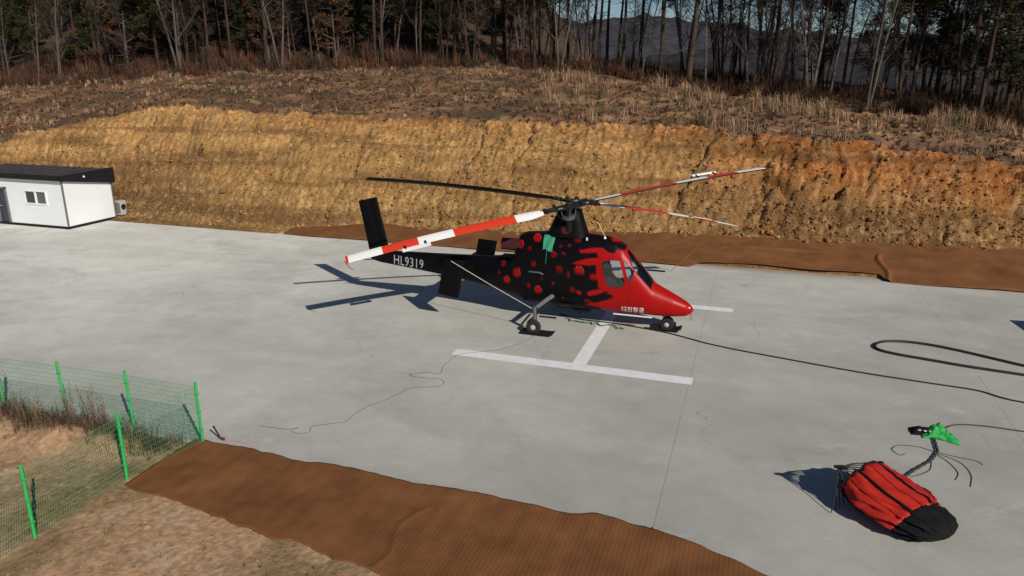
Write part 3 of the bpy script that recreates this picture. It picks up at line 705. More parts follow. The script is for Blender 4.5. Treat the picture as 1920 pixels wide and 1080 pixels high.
# air intake cover: green cloth hung on the side
gv = []; 
for a in range(9):
    for b in range(9):
        s_, t2 = a / 8, b / 8
        x_ = -.10 + .36 * s_ + .03 * math.sin(t2 * 5 + 1) * (s_ - .3); z_ = 3.04 - .46 * t2 - .03 * s_ + .03 * math.sin(s_ * 6)
        y_ = -(float(side_y(np.array(x_), np.array(min(z_, 3.0)))) + .03 + .02 * math.sin(s_ * 9 + t2 * 4)); gv.append((x_, y_, z_))
gf = [[a * 9 + b, a * 9 + b + 1, (a + 1) * 9 + b + 1, (a + 1) * 9 + b] for a in range(8) for b in range(8)]
b_ = MB(); b_.add(gv, gf); g_ = b_.build('intake_cover', mat('green_cover', (.035, .25, .15), rough=.8, var=.15, vscale=6), heli, True)
g_['label'] = 'green cloth cover over the engine intake'
b_ = MB(); b_.tube([(.05, -(float(side_y(np.array(.05), np.array(2.5))) + .02), 2.58), (.03, -(float(side_y(np.array(.03), np.array(2.1))) + .02), 2.1)], .008, 5); b_.build('strap', MATS['green_cover'], g_)
# rotor pylon
py = []
for (z_, xf, xb_, hw) in ((3.00, 1.34, -.08, .44), (3.15, 1.30, -.03, .40), (3.5, 1.18, .12, .36), (3.85, 1.07, .28, .34), (3.90, 1.02, .34, .30)):
    ring = []
    for k in range(24):
        q = 2 * math.pi * k / 24; cx_ = (xf + xb_) / 2
        ring.append((cx_ + (xf - xb_) / 2 * math.copysign(abs(math.cos(q)) ** .6, math.cos(q)), hw * math.copysign(abs(math.sin(q)) ** .7, math.sin(q)), z_))
    py.append(ring)
b_ = MB(); vs = [p for r_ in py for p in r_]
fs = [[a * 24 + k, a * 24 + (k + 1) % 24, (a + 1) * 24 + (k + 1) % 24, (a + 1) * 24 + k] for a in range(4) for k in range(24)] + [[96 + k for k in range(24)]]
b_.add(vs, fs); pyl = b_.build('rotor_pylon', m_black, heli, True)
b_ = MB(); b_.lathe([(.01, 0), (.16, .0), (.12, .03), (.0, .035)], Matrix.Translation((.62, -.395, 3.25)) @ Matrix.Rotation(math.pi / 2, 4, 'X'), 16); b_.build('red_emblem', mat('dark_red_paint', (.10, .004, .010), rough=.4), pyl, True)
# antenna, beacon
b_ = MB(); b_.lathe([(.0, -.01), (.05, 0), (.03, .06), (.0, .08)], Matrix.Translation((1.93, -.2, 3.02)), 10); an = b_.build('antenna_base', m_white, heli, True)
b_ = MB(); b_.tube([(1.93, -.2, 3.08), (1.68, -.2, 3.56)], .011, 5); b_.build('whip', mat('antenna_rod', (.62, .55, .36), rough=.5), an)
b_ = MB(); b_.box((1.38, -.45, 3.02), (.05, .02, .10)); b_.build('vent_blade', m_white, heli)
# stub step, small pipe on the flank
b_ = MB(); b_.tube([(-.55, -.70, 1.80), (-.15, -.72, 1.80), (-.05, -.70, 1.74)], .028, 8); b_.build('grab_rail', m_metal, heli, True)
b_ = MB(); b_.box((.7, -.62, .60), (.6, .16, .04)); b_.build('step', m_dark, heli)
b_ = MB(); b_.box((3.0, -.42, .515), (1.3, .06, .03)); b_.build('belly_rail', m_white, heli)
# tail: stabiliser with end plates, tall fin
def slab_wing(name, pts_a, pts_b, thick, parent, material):
    """two chord lines (le, te) joined by an aerofoil of given thickness"""
    b_ = MB(); (la, ta), (lb, tb_) = [[Vector(q) for q in r_] for r_ in (pts_a, pts_b)]
    nrm = (lb - la).cross(ta - la).normalized(); rings = []
    for l_, t__ in ((la, ta), (lb, tb_)):
        up_ = [l_.lerp(t__, s) + nrm * thick * h for s, h in ((0, 0), (.04, .5), (.25, 1), (.6, .7), (1, .08))]
        dn_ = [l_.lerp(t__, s) - nrm * thick * h for s, h in ((.6, .7), (.25, 1), (.04, .5))]
        rings.append(up_ + [l_.lerp(t__, 1) - nrm * thick * .08] + dn_)
    k = len(rings[0]); b_.add(rings[0] + rings[1], [[q, (q + 1) % k, k + (q + 1) % k, k + q] for q in range(k)] + [list(range(k))[::-1], list(range(k, 2 * k))])
    return b_.build(name, material, parent, True)
fin = slab_wing('tail_fin', ((-6.15, 0, 1.75), (-6.62, 0, 1.62)), ((-6.62, 0, 3.92), (-7.05, 0, 3.82)), .05, heli, m_black)
slab_wing('rudder', ((-6.50, 0, 1.66), (-6.98, 0, 1.54)), ((-6.95, 0, 3.84), (-7.39, 0, 3.74)), .034, fin, m_black)
stab = slab_wing('stabilizer', ((-2.62, -1.6, 1.72), (-3.42, -1.6, 1.72)), ((-2.62, 1.6, 1.72), (-3.42, 1.6, 1.72)), .05, heli, m_black)
for s_ in (-1, 1):
    slab_wing('end_plate', ((-2.78, s_ * 1.6, .90), (-3.55, s_ * 1.6, .98)), ((-2.52, s_ * 1.6, 2.22), (-3.27, s_ * 1.6, 2.26)), .035, stab, m_black)
b_ = MB(); b_.tube([(-6.8, 0, 1.55), (-7.3, 0, 1.50)], .02, 6); b_.build('tail_light', m_metal, heli)
# lettering
def lettering(body, name, size, loc, mtl, yfun, weight=0.0, squeeze=1.0):
    cu_ = bpy.data.curves.new(name, 'FONT'); cu_.body = body; cu_.size = size; cu_.offset = weight; cu_.resolution_u = 3
    cu_.space_character = 1.08
    t = bpy.data.objects.new(name, cu_); COL.objects.link(t)
    dg = bpy.context.evaluated_depsgraph_get(); me = bpy.data.meshes.new_from_object(t.evaluated_get(dg))
    bpy.data.objects.remove(t); bpy.data.curves.remove(cu_)
    bm = bmesh.new(); bm.from_mesh(me); bmesh.ops.triangulate(bm, faces=bm.faces)
    for v_ in bm.verts:
        x_ = loc[0] + v_.co.x * squeeze + v_.co.y * loc[3]; z_ = loc[1] + v_.co.y + v_.co.x * loc[2]
        v_.co = (x_, yfun(x_, z_), z_)
    bm.to_mesh(me); bm.free(); me.materials.clear(); me.materials.append(mtl)
    return link(name, me, None, heli)
m_letter = mat('lettering_grey', (.36, .37, .37), rough=.5)
lettering('HL9319', 'registration_lettering', .50, (-5.98, 1.50, -.055, .06), m_letter, lambda x_, z_: -(float(np.interp(x_, xs_d, sm[:, 2])) + .006), .002, .74)
lettering('대진항공', 'company_lettering', .22, (2.62, .66, .015, .05), mat('lettering_white', (.8, .8, .8), rough=.5), lambda x_, z_: -(float(side_y(np.array(x_), np.array(z_))) + .014), .004, .92)
# landing gear
def wheel(name, c, r_, wd_, parent):
    b_ = MB(); M = Matrix.Translation(c) @ Matrix.Rotation(math.pi / 2, 4, 'X')
    b_.lathe([(r_ * .55, -wd_ / 2), (r_ * .9, -wd_ / 2), (r_, -wd_ * .28), (r_, wd_ * .28), (r_ * .9, wd_ / 2), (r_ * .55, wd_ / 2)], M, 24)
    t = b_.build('tyre', m_rubber, parent, True)
    b_ = MB(); b_.lathe([(.02, -wd_ / 2 - .015), (r_ * .3, -wd_ / 2 - .012), (r_ * .48, -wd_ / 2 + .02), (r_ * .48, wd_ / 2 - .02), (r_ * .3, wd_ / 2 + .012), (.02, wd_ / 2 + .015)], M, 20)
    b_.build('rim', mat('rim_grey', (.42, .42, .42), rough=.5), t, True)
for s_ in (-1, 1):
    b_ = MB(); b_.tube([(.28, s_ * .55, .98), (.18, s_ * .9, .945), (-.02, s_ * 1.72, .84)], [.085, .078, .065], 12); lg = b_.build('gear_strut', mat('strut_grey', (.12, .13, .15), rough=.45), heli, True)
    b_ = MB(); b_.tube([(-.02, s_ * 1.73, .92), (-.02, s_ * 1.73, .48)], .065, 12); b_.tube([(-.02, s_ * 1.73, .5), (-.02, s_ * 1.73, .26)], .04, 10); b_.build('shock_strut', m_metal, lg, True)
    b_ = MB(); b_.tube([(.06, s_ * 1.73, .9), (-.0, s_ * 1.6, .35)], .018, 6); b_.tube([(-.02, s_ * 1.55, .27), (-.02, s_ * 1.92, .27)], .03, 8); b_.tube([(.2, s_ * .62, .75), (-.3, s_ * 1.60, .30)], .03, 8); b_.build('drag_brace', m_dark, lg)
    wheel('wheel', (-.02, s_ * 1.84, .25), .245, .17, lg)
    b_ = MB(); b_.box((.08, s_ * 1.80, .055), (1.05, .46, .05)); b_.box((.60, s_ * 1.80, .075), (.12, .40, .05), Matrix.Rotation(R(-20), 3, 'Y')); b_.build('bear_paw', m_dark, lg, bevel=.015)
b_ = MB(); b_.tube([(4.02, 0, .66), (4.1, 0, .24)], .05, 10); b_.tube([(4.25, 0, .6), (4.12, .1, .35)], .02, 6); b_.tube([(3.8, .05, .6), (4.05, .05, .36)], .02, 6); ng = b_.build('nose_gear_strut', m_dark, heli, True)
for s_ in (-.11, .11): wheel('wheel', (4.11, s_, .22), .215, .12, ng)
b_ = MB(); b_.box((4.05, 0, .05), (.9, .52, .05)); b_.box((4.5, 0, .09), (.2, .4, .05), Matrix.Rotation(R(-25), 3, 'Y')); b_.box((3.72, -.2, .12), (.3, .12, .14)); b_.box((4.3, .2, .14), (.16, .1, .16)); b_.build('bear_paw', m_dark, ng, bevel=.01)
b_ = MB(); b_.tube([(4.86, 0, .66), (4.88, 0, .40)], .012, 5); b_.build('warning_streamer', m_rpaint2, heli)
b_ = MB(); b_.lathe([(0, -.01), (.035, 0), (.02, .02), (0, .03)], Matrix.Translation((4.80, -.13, .88)) @ Matrix.Rotation(math.pi / 2, 4, 'X'), 10); b_.build('nose_lamp', m_white, heli, True)
b_ = MB(); b_.box((1.15, 0, .46), (.7, .5, .12)); b_.tube([(1.1, 0, .42), (1.1, 0, .25)], .05, 8); b_.build('cargo_hook', m_dark, heli, bevel=.02)
# rotors
RB = 7.35
def blade(parent, Mr, te, label=None):
    stripes = [(.0, .25, 0), (.9, 1.85, 1), (1.85, 3.9, 2), (3.9, 5.05, 1), (5.05, 6.2, 2), (6.2, 7.27, 1), (7.27, RB, 2)]
    b_ = MB(); sec_x = [.9, 1.35, 1.85, 2.5, 3.2, 3.9, 4.5, 5.05, 5.6, 6.2, 6.75, 7.27, RB]
    prof = [(-.10, 0), (-.085, .028), (-.03, .040), (.08, .036), (.2, .018), (.31, .002), (.31, -.004), (.12, -.016), (-.03, -.022), (-.085, -.014)]
    k = len(prof); vs = []
    def zdroop(r_): return .018 * r_ - .28 * (r_ / RB) ** 2.3
    for r_ in sec_x:
        cs = .62 if r_ < 1.0 else 1.0
        if r_ >= RB: cs = .8
        tw = R(13 - 5 * r_ / RB)
        for y_, z_ in prof:
            y2, z2 = y_ * cs, z_ * (1.2 if r_ < 1 else 1)
            vs.append((r_, te * (y2 * math.cos(tw) + z2 * math.sin(tw)), -y2 * math.sin(tw) + z2 * math.cos(tw) + zdroop(r_)))
    for a in range(len(sec_x) - 1):
        mid = (sec_x[a] + sec_x[a + 1]) / 2; mi = [m_ for p0, p1, m_ in stripes if p0 <= mid < p1]
        mi = mi[0] if mi else 0
        for q in range(k):
            q2 = (q + 1) % k
            b_.add([], []); b_.f.append([a * k + q, a * k + q2, (a + 1) * k + q2, (a + 1) * k + q]); b_.m.append(mi if 1 <= q < 5 else 0)
    b_.v = vs; b_.f.append(list(range(k))[::-1]); b_.m.append(0); b_.f.append(list(range(len(vs) - k, len(vs)))); b_.m.append(2)
    o = b_.build('rotor_blade', [m_black, m_wpaint, m_rpaint], parent, True); o.matrix_local = Mr
    # servo flap behind the trailing edge
    f_ = MB(); z0 = zdroop(5.2)
    f_.add([(4.72, te * .40, z0), (5.62, te * .40, z0 - .04), (5.62, te * .60, z0 - .05), (4.72, te * .60, z0 - .01), (4.72, te * .42, z0 + .03), (5.62, te * .42, z0 - .01), (5.62, te * .60, z0 - .04), (4.72, te * .60, z0)],
           [[0, 1, 2, 3], [4, 5, 6, 7], [0, 4, 5, 1], [1, 5, 6, 2], [2, 6, 7, 3], [3, 7, 4, 0]])
    f_.build('servo_flap', m_wpaint, o)
    f_ = MB()
    for r_ in (4.85, 5.5): f_.box((r_, te * .34, zdroop(r_) - .005), (.05, .26, .03))
    f_.build('flap_bracket', m_black, o)
    return o
for s_, azs, te in ((-1, 34.6, 1), (1, 46.0, -1)):
    hub = Vector((.75, s_ * .56, 4.08)); tilt = Matrix.Rotation(R(-12.5 * s_), 4, 'X')
    base = Matrix.Translation(hub) @ tilt
    b_ = MB(); b_.lathe([(.10, -.85), (.085, -.12), (.14, -.10), (.15, .06), (.08, .1), (.06, .16)], Matrix.Identity(4), 18)
    mst = b_.build('rotor_mast', m_dark, heli, True); mst.matrix_local = base
    b_ = MB(); b_.lathe([(.2, -.42), (.22, -.38), (.22, -.34), (.19, -.32)], Matrix.Identity(4), 18)
    for k in range(4):
        q = k * math.pi / 2 + .3; b_.tube([(.2 * math.cos(q), .2 * math.sin(q), -.36), (.26 * math.cos(q + .2), .26 * math.sin(q + .2), -.02)], .016, 6)
    b_.build('swashplate', m_metal, mst, True)
    for az in (azs, azs + 180):
        Mr = base @ Matrix.Rotation(R(az), 4, 'Z') @ Matrix.Rotation(R(1.9 * s_ * (1 if az == azs else -1)), 4, 'Y')
        g_ = MB(); g_.box((.26, 0, 0), (.42, .17, .13)); g_.tube([(.40, 0, 0), (.98, 0, .005)], [.085, .062], 10)
        g_.box((.58, te * .14, .02), (.36, .05, .06)); g_.tube([(.15, te * .2, .05), (.75, te * .2, .06)], .028, 8); g_.tube([(.2, -te * .16, -.03), (.72, -te * .12, .0)], .022, 8)
        g_.box((.80, 0, .0), (.10, .26, .10)); g_.box((.45, -te * .10, .07), (.10, .08, .07)); g_.tube([(.55, te * .24, .02), (.3, te * .26, -.34)], .013, 6)
        go = g_.build('blade_grip', m_dark, heli, False, bevel=.008); go.matrix_local = Mr
        b_ = MB(); b_.box((.34, te * .19, .075), (.14, .05, .03)); b_.box((.62, -te * .10, .055), (.09, .05, .03)); b_.build('damper_fitting', mat('bare_metal', (.55, .55, .56), rough=.35, metal=.7), go)
        blade(heli, Mr, te)

# ropes and lines ------------------------------------------------------------
def rope(name, pts, r, material, label, cat, ground=True, n=6, sub=6, parent=None, wig=0.0):
    P = [Vector(p) for p in pts]; out = []
    for a in range(len(P) - 1):
        p0, p1, p2, p3 = P[max(a - 1, 0)], P[a], P[a + 1], P[min(a + 2, len(P) - 1)]
        for k in range(sub):
            t = k / sub
            out.append(.5 * ((2 * p1) + (p2 - p0) * t + (2 * p0 - 5 * p1 + 4 * p2 - p3) * t * t + (3 * p1 - p0 - 3 * p2 + p3) * t ** 3))
    out.append(P[-1])
    if wig:
        for k, q in enumerate(out): q.x += (vnoise(k * .37, 1.3, 7) - .5) * wig; q.y += (vnoise(k * .37, 7.3, 8) - .5) * wig
    b_ = MB(); b_.tube(out, r, n); o = b_.build(name, material, parent, True)
    if label: tag(o, label, cat)
    return o
g2 = lambda l, z: [(x, y, z) for x, y in l]
m_rope = mat('pale_rope', (.55, .53, .48), rough=.9); m_orope = mat('orange_rope', (.55, .25, .06), rough=.9)
m_cord = mat('black_cord', (.02, .02, .022), rough=.8); m_hose = mat('black_hose', (.014, .014, .015), rough=.6)
def hb(x, y, z): return (HX + x, HY + y, z)
rope('tie_down_rope', [hb(-3.0, -1.66, 2.2), hb(-1.6, -1.69, 1.52), hb(-.12, -1.73, .84)], .011, m_rope, 'pale tie-down rope from the near tail end plate to the main gear', 'rope')
rope('tie_down_rope', [hb(5.46, 5.75, 2.74), (8.8, -1.9, 1.45), (7.6, -1.1, .02)], .013, m_orope, 'orange tie-down rope from the drooping front blade to the pad', 'rope')
rope('tie_down_rope', [hb(-5.3, -4.6, 2.74), hb(-5.12, -4.62, 2.55), hb(-5.0, -4.62, 2.50)], .012, m_rpaint2, 'short red cord dangling from the tip of the striped rear blade', 'cord')
rope('cable', g2([(4.55, -8.26), (5.41, -8.59), (6.34, -8.62), (8.22, -8.95), (9.83, -9.64), (11.75, -10.14), (13.95, -10.59), (15.83, -10.83), (16.98, -10.98), (17.52, -11.33), (17.97, -11.46), (18.61, -11.71), (20, -12.0)], .022), .022, m_hose, 'long dark line running from under the helicopter to the right edge', 'cable', wig=.04)
rope('hose', g2([(21.6, -9.6), (19.59, -8.91), (18.75, -8.61), (18.02, -8.24), (17.25, -7.85), (16.42, -7.55), (15.65, -7.50), (15.08, -7.72), (14.8, -8.14), (14.86, -8.52), (15.32, -8.77), (16.17, -8.97), (16.97, -9.16), (17.77, -9.29), (18.54, -9.40), (19.4, -9.55), (21, -9.8)], .042), .042, m_hose, 'thick black hose doubled back in a loop on the right of the pad', 'hose', n=8)
rope('cord', g2([(4.25, -10.56), (4.18, -11.21), (3.68, -12.12), (2.85, -12.74), (2.57, -13.01), (2.5, -13.9), (2.63, -14.47), (2.25, -14.56), (1.91, -14.75), (1.91, -14.92), (2.41, -14.91), (2.8, -14.86), (3.0, -15.06), (2.96, -15.34), (2.34, -15.63), (2.15, -16.06), (1.97, -16.64), (1.73, -17.06), (1.62, -17.68), (1.64, -17.98), (1.34, -18.23), (0.98, -18.5), (1.08, -18.76), (0.88, -18.91), (0.62, -18.86), (0.71, -18.65), (0.51, -18.81), (0.09, -18.86), (-0.24, -18.88)], .008), .0048, mat('faded_cord', (.07, .068, .065), rough=.9), 'thin black cord looping across the bare concrete left of the H', 'cord', n=5)
gn = [(4.9 + k * .1 + rng.uniform(-.05, .05), -8.75 - k * .012 + rng.uniform(-.18, .10), .02 + .03 * rng.random()) for k in range(22)]
rope('green_netting', gn, .02, mat('green_cord', (.03, .16, .06), rough=.8), 'tangled green cord lying beneath the helicopter belly', 'cord', n=5, sub=3)

# ------------------------------------------------------------------ red water bucket, lying on the slab
m_redcloth = mat('red_bucket_cloth', (.40, .020, .012), rough=.6, spec=.25, var=.2, vscale=3)
m_blackcloth = mat('black_cloth', (.008, .008, .009), rough=.8, spec=.15)
bk = thing('water_bucket', 'collapsed red fabric firefighting water bucket with black base lying on the pad', 'bucket', (13.62, -18.12, 0))
A0 = Vector((-.24, .46, .42)); A1 = Vector((1.06, -.72, .20))     # mouth centre to base centre
axd = (A1 - A0).normalized(); sdv = axd.cross(Vector((0, 0, 1))).normalized(); upv = sdv.cross(axd).normalized()
def ring_at(t, wr, hr, nseg=96, ph=0.0, wob_=.03):
    c = A0.lerp(A1, t); o_ = []
    for k in range(nseg):
        q = 2 * math.pi * k / nseg
        f = 1 + wob_ * (math.sin(q * 5 + ph + t * 3) + .6 * math.sin(q * 9 + t * 7 + ph) + .8 * math.sin(q * 3 - t * 5))
        f += .07 * math.sin(q * 14 + 2.5 * math.sin(t * 6)) * (.4 + t)
        f += (.34 + .3 * (t > .68)) * (float(fbm(np.array(3 + 2.6 * math.cos(q) + t * 5.5), np.array(5 + 2.6 * math.sin(q) - t * 3.2), 141, 4)) - .5)
        p = c + sdv * math.cos(q) * wr * f + upv * math.sin(q) * hr * f
        if p.z < .03: p.z = .03 + .01 * math.sin(q * 4)
        o_.append(p)
    return o_
def skin(rings, name, material, parent, close=True):
    b_ = MB(); k = len(rings[0]); vs = [p for r_ in rings for p in r_]
    fs = [[a * k + q, a * k + (q + 1) % k, (a + 1) * k + (q + 1) % k, (a + 1) * k + q] for a in range(len(rings) - 1) for q in range(k)]
    if close: fs.append([(len(rings) - 1) * k + q for q in range(k)])
    b_.add(vs, fs); o = b_.build(name, material, parent, True)
    md = o.modifiers.new('thickness', 'SOLIDIFY'); md.thickness = .015; return o
def wh(t): return np.interp(t, [0, .1, .25, .42, .58, .7, .8, .9, .97, 1.03], [.66, .70, .74, .76, .72, .68, .64, .56, .42, .14]), np.interp(t, [0, .1, .25, .42, .58, .7, .8, .9, .97, 1.03], [.36, .36, .31, .27, .25, .23, .21, .18, .13, .05])
skin([ring_at(t, *wh(t)) for t in np.linspace(0, .70, 18)], 'shell', m_redcloth, bk, False)
skin([ring_at(t, *wh(t), ph=0.0, wob_=.05) for t in np.linspace(.685, 1.03, 12)], 'base', m_blackcloth, bk)
rim = ring_at(0, .67, .37); b_ = MB(); b_.tube(rim + [rim[0]], .022, 6); b_.build('mouth_hoop', m_blackcloth, bk, True)
for k, q in enumerate((10, 17, 24, 31, 37, 43, 72, 86)):
    b_ = MB(); b_.tube([ring_at(t, wh(t)[0] + .012, wh(t)[1] + .012)[q] for t in np.linspace(0, .69, 14)], .012 if k % 2 == 0 else .030, 6); b_.build('batten', m_redcloth if k % 2 == 0 else m_blackcloth, bk)
apex = Vector((-.80, .06, .80))
for k in range(0, 96, 6):
    p = rim[k]; midp = apex.lerp(p, .5) + Vector((.03 * math.sin(k), .03 * math.cos(k * 2), .05))
    b_ = MB(); b_.tube([apex, midp, p], .010, 5); b_.build('suspension_cord', m_cord, bk)
b_ = MB(); b_.tube([apex + Vector((-.06, 0, .02)), apex + Vector((.10, .02, .03)), apex + Vector((.2, .04, -.01))], [.03, .045, .02], 8); b_.build('cord_gather', m_blackcloth, bk, True)
b_ = MB(); b_.box((1.12, -.38, .10), (.30, .28, .18), Matrix.Rotation(R(-30), 3, 'Z')); b_.build('valve_housing', m_blackcloth, bk, bevel=.06)
for k in range(6):
    b_ = MB(); q0 = apex + Vector((.02, .02, 0)); b_.tube([q0, q0 + Vector((-.01 + .03 * k, -.16 + .06 * k, -.36)), (apex.x - .05 + .09 * k, apex.y - .40 + .12 * k, .02)], .011, 5); b_.build('suspension_cord', m_cord, bk)

# black and green bag with cords beside the bucket
bg_ = thing('equipment_bag', 'crumpled green cloth over a black bag beside the red bucket', 'bag', (15.34, -14.22, 0)); bg_.scale = (.68, .68, .68)
def cloth(name, x0, x1, y0, y1, hfun, material, parent, k=44):
    vs = []; 
    for a in range(k):
        for b in range(k):
            s_, t2 = a / (k - 1), b / (k - 1)
            x_ = x0 + (x1 - x0) * s_; y_ = y0 + (y1 - y0) * t2
            x2, y2, z2 = hfun(s_, t2, x_, y_); vs.append((x2, y2, z2))
    b_ = MB(); b_.add(vs, [[a * k + b, (a + 1) * k + b, (a + 1) * k + b + 1, a * k + b + 1] for a in range(k - 1) for b in range(k - 1)])
    o = b_.build(name, material, parent, True); md = o.modifiers.new('thickness', 'SOLIDIFY'); md.thickness = .01; return o
def hg(s, t, x, y):
    m_ = math.sin(math.pi * min(max(s, 0), 1)) ** .7 * math.sin(math.pi * min(max(t, 0), 1)) ** .6
    f = float(fbm(np.array(x * 5.2 + y * 3), np.array(y * 6.2), 95, 4))
    peak = math.exp(-((s - .42) / .16) ** 2 - ((t - .62) / .22) ** 2)
    z = .015 + m_ * (.15 + .55 * (f - .42)) + .26 * peak * m_
    return (x + .16 * (t - .5) * (1 - s) + .1 * math.sin(t * 5) * (s - .5), y + .12 * math.sin(s * 4) - .10 * s, max(z, .012))
cloth('cloth', -.32, .72, -.34, .42, hg, mat('bright_green_cloth', (.025, .36, .075), rough=.65, var=.15, vscale=5), bg_)
def hk(s, t, x, y):
    m_ = math.sin(math.pi * s) ** .6 * math.sin(math.pi * t) ** .6
    f = float(fbm(np.array(x * 5.), np.array(y * 5.), 96, 3)); return (x, y + .1 * s, .012 + m_ * (.16 + .22 * (f - .4)))
cloth('bag_body', -.72, .12, -.16, .44, hk, m_blackcloth, bg_)
for k in range(3):
    b_ = MB(); b_.box((-.45 + .16 * k, .0 - .05 * k, .15 + .02 * k), (.10, .06, .03), Matrix.Rotation(.5 * k, 3, 'Z')); b_.build('buckle', mat('pale_tape', (.5, .52, .5), rough=.6), bg_)
rb_ = thing('rope_bundle', 'twisted dark rope bundle between the green cloth and the red bucket', 'rope', (15.3, -14.75, 0))
for j in range(3):
    pts = []
    ctl = [(15.32, -14.42), (15.28, -15.1), (15.05, -15.6), (14.6, -16.2), (14.25, -16.75), (14.1, -17.0)]
    for k in range(60):
        f = k / 59 * 5; i0 = min(int(f), 4); a0, a1 = ctl[i0], ctl[i0 + 1]; t = f - i0
        q = k * .55 + j * 2.094
        pts.append((a0[0] + (a1[0] - a0[0]) * t - 15.3 + .02 * math.cos(q), a0[1] + (a1[1] - a0[1]) * t + 14.75 + .008 * math.cos(q), .035 + .018 * math.sin(q)))
    b_ = MB(); b_.tube(pts, .011, 5); b_.build('strand', mat('rope_dark', (.045, .04, .03), rough=.95), rb_)
strands = [[(15.05, -15.62), (14.95, -16.0), (14.7, -16.3), (14.5, -16.45)], [(15.22, -15.2), (15.4, -15.5), (15.5, -15.95), (15.38, -16.3)], [(15.25, -15.15), (15.65, -15.45), (15.75, -15.95), (15.62, -16.5)], [(15.2, -15.1), (14.9, -14.95), (14.5, -15.0), (14.3, -15.25), (14.42, -15.5), (14.55, -15.4)], [(15.25, -15.1), (15.7, -15.2), (16.0, -15.25), (16.1, -15.4)]]
words = ['straight', 'curling short', 'curling long', 'hooked', 'thin stray']
places = ['nearest the red bucket', 'below the green cloth', 'bending toward the right below the green cloth', 'left of the rope bundle', 'furthest right of the rope bundle']
for k, s_ in enumerate(strands):
    rope('cord', g2(s_, .009), .0065, m_cord, f'{words[k]} black cord {places[k]}', 'cord', n=5)
rope('cable', g2([(15.5, -13.98), (15.95, -13.46), (16.6, -13.30), (17.5, -13.32), (18.3, -13.25), (19.5, -13.1)], .018), .018, mat('grey_cable', (.06, .055, .05), rough=.8), 'thin grey cable leading from the green cloth to the right edge', 'cable')

# crate added unseen beyond the right edge to cast the shadow on the slab
eq = thing('shadow_occluder', 'added crate at the far right of the pad', 'occluder', (21.9, -5.55, 0), R(8))
b_ = MB(); b_.box((0, 0, .62), (1.4, 1.1, 1.04)); b_.build('box', mat('occluder_paint', (.06, .08, .09), rough=.6, var=.15), eq, bevel=.02)
b_ = MB(); b_.box((0, 0, 1.18), (1.48, 1.18, .07)); b_.build('lid', m_dark, eq, bevel=.015)
for s_ in (-.6, .6):
    b_ = MB(); b_.box((s_, 0, .05), (.14, 1.1, .10)); b_.build('skid', m_dark, eq)

# ------------------------------------------------------------------ green mesh fence in the near left
m_green = mat('fence_green', (.032, .38, .095), rough=.5, var=.1, vscale=3)
m_wire = mat('fence_wire', (.04, .27, .12), rough=.6)
fence = thing('mesh_fence', 'green wire mesh fence turning the corner at the near left of the pad', 'fence', (-.98, -20.05, 0))
FO = Vector((-.98, -20.05, 0))
run1 = [(-.98, -20.02), (-3.0, -20.02), (-5.0, -20.1), (-7.0, -20.2), (-9.0, -20.3)]
run2 = [(-.98, -20.02), (-1.34, -21.9), (-1.50, -23.95), (-1.66, -26.0), (-1.8, -28.0)]
def gz(x, y): return float(terrain(np.array([x]), np.array([y]))[0])
tilts = {0: (.0, .03), 1: (-.02, -.01), 2: (.07, -.0), 3: (.03, 0), 4: (0, 0)}
def post(x, y, tx, h=1.52):
    z = gz(x, y) if y < -20.06 else 0.0
    top_ = Vector((x + tx, y, z + h)); b_ = MB()
    b_.tube([Vector((x, y, z - .1)) - FO, top_ - FO], .032, 12); b_.lathe([(.036, 0), (.036, .02), (.015, .035)], Matrix.Translation(top_ - FO), 12)
    p = b_.build('post', m_green, fence, True)
    for q in (.35, .8, 1.25):
        c_ = MB(); c_.box(Vector((x, y, z)).lerp(top_, q / h) - FO, (.085, .085, .025)); c_.build('clamp', m_green, p)
    return z
zs = {}
for k, (x, y) in enumerate(run1): zs[(x, y)] = post(x, y, -.05 if k == 2 else (-.03 if k else 0.0))
for k, (x, y) in enumerate(run2):
    if k: zs[(x, y)] = post(x, y, .02)
def panel(a, b):
    za, zb_ = zs[a], zs[b]; A = Vector((*a, za)); B = Vector((*b, zb_)); d = B - A; n_ = int(d.length / .05); b_ = MB()
    perp = Vector((-d.y, d.x, 0)).normalized()
    def at_(t, h):
        off = .02 if abs(((h * 2.2) % 1) - .5) < .06 else 0
        return A.lerp(B, t) + Vector((0, 0, .06 + h * 1.38)) + perp * off - FO
    for k in range(1, n_):
        t = k / n_; b_.tube([at_(t, 0), at_(t, .5), at_(t, 1)], .0034, 3, caps=False)
    for k in range(13):
        h = k / 12; b_.tube([at_(.01, h), at_(.99, h)], 0.0036 if k not in (0, 12) else .004, 3, caps=False)
    o = b_.build('mesh_panel', m_wire, fence)
for r_ in (run1, run2):
    for k in range(len(r_) - 1): panel(r_[k], r_[k + 1])
# red dark bracket leaning at the corner post
hk_ = thing('anchor_hook', 'small dark red hook and chain at the foot of the corner fence post', 'hook', (-.80, -19.75, 0))
b_ = MB(); b_.tube([(-.05, -.02, .34), (-.03, .0, .26), (.06, .02, .06)], .022, 6); b_.build('shank', m_cord, hk_)
b_ = MB(); b_.tube([(.05, .02, .05), (.14, .0, .035), (.22, -.03, .04), (.24, -.05, .09)], .03, 7); b_.build('claw', mat('rusty_red', (.16, .03, .025), rough=.7), hk_)
rope('cord', [(-.56, -19.8, .012), (-.3, -19.7, .012), (-.05, -19.72, .012), (.2, -19.62, .012)], .007, mat('pink_cord', (.45, .16, .13), rough=.9), 'thin pinkish cord on the slab beside the corner fence post', 'cord', n=4)

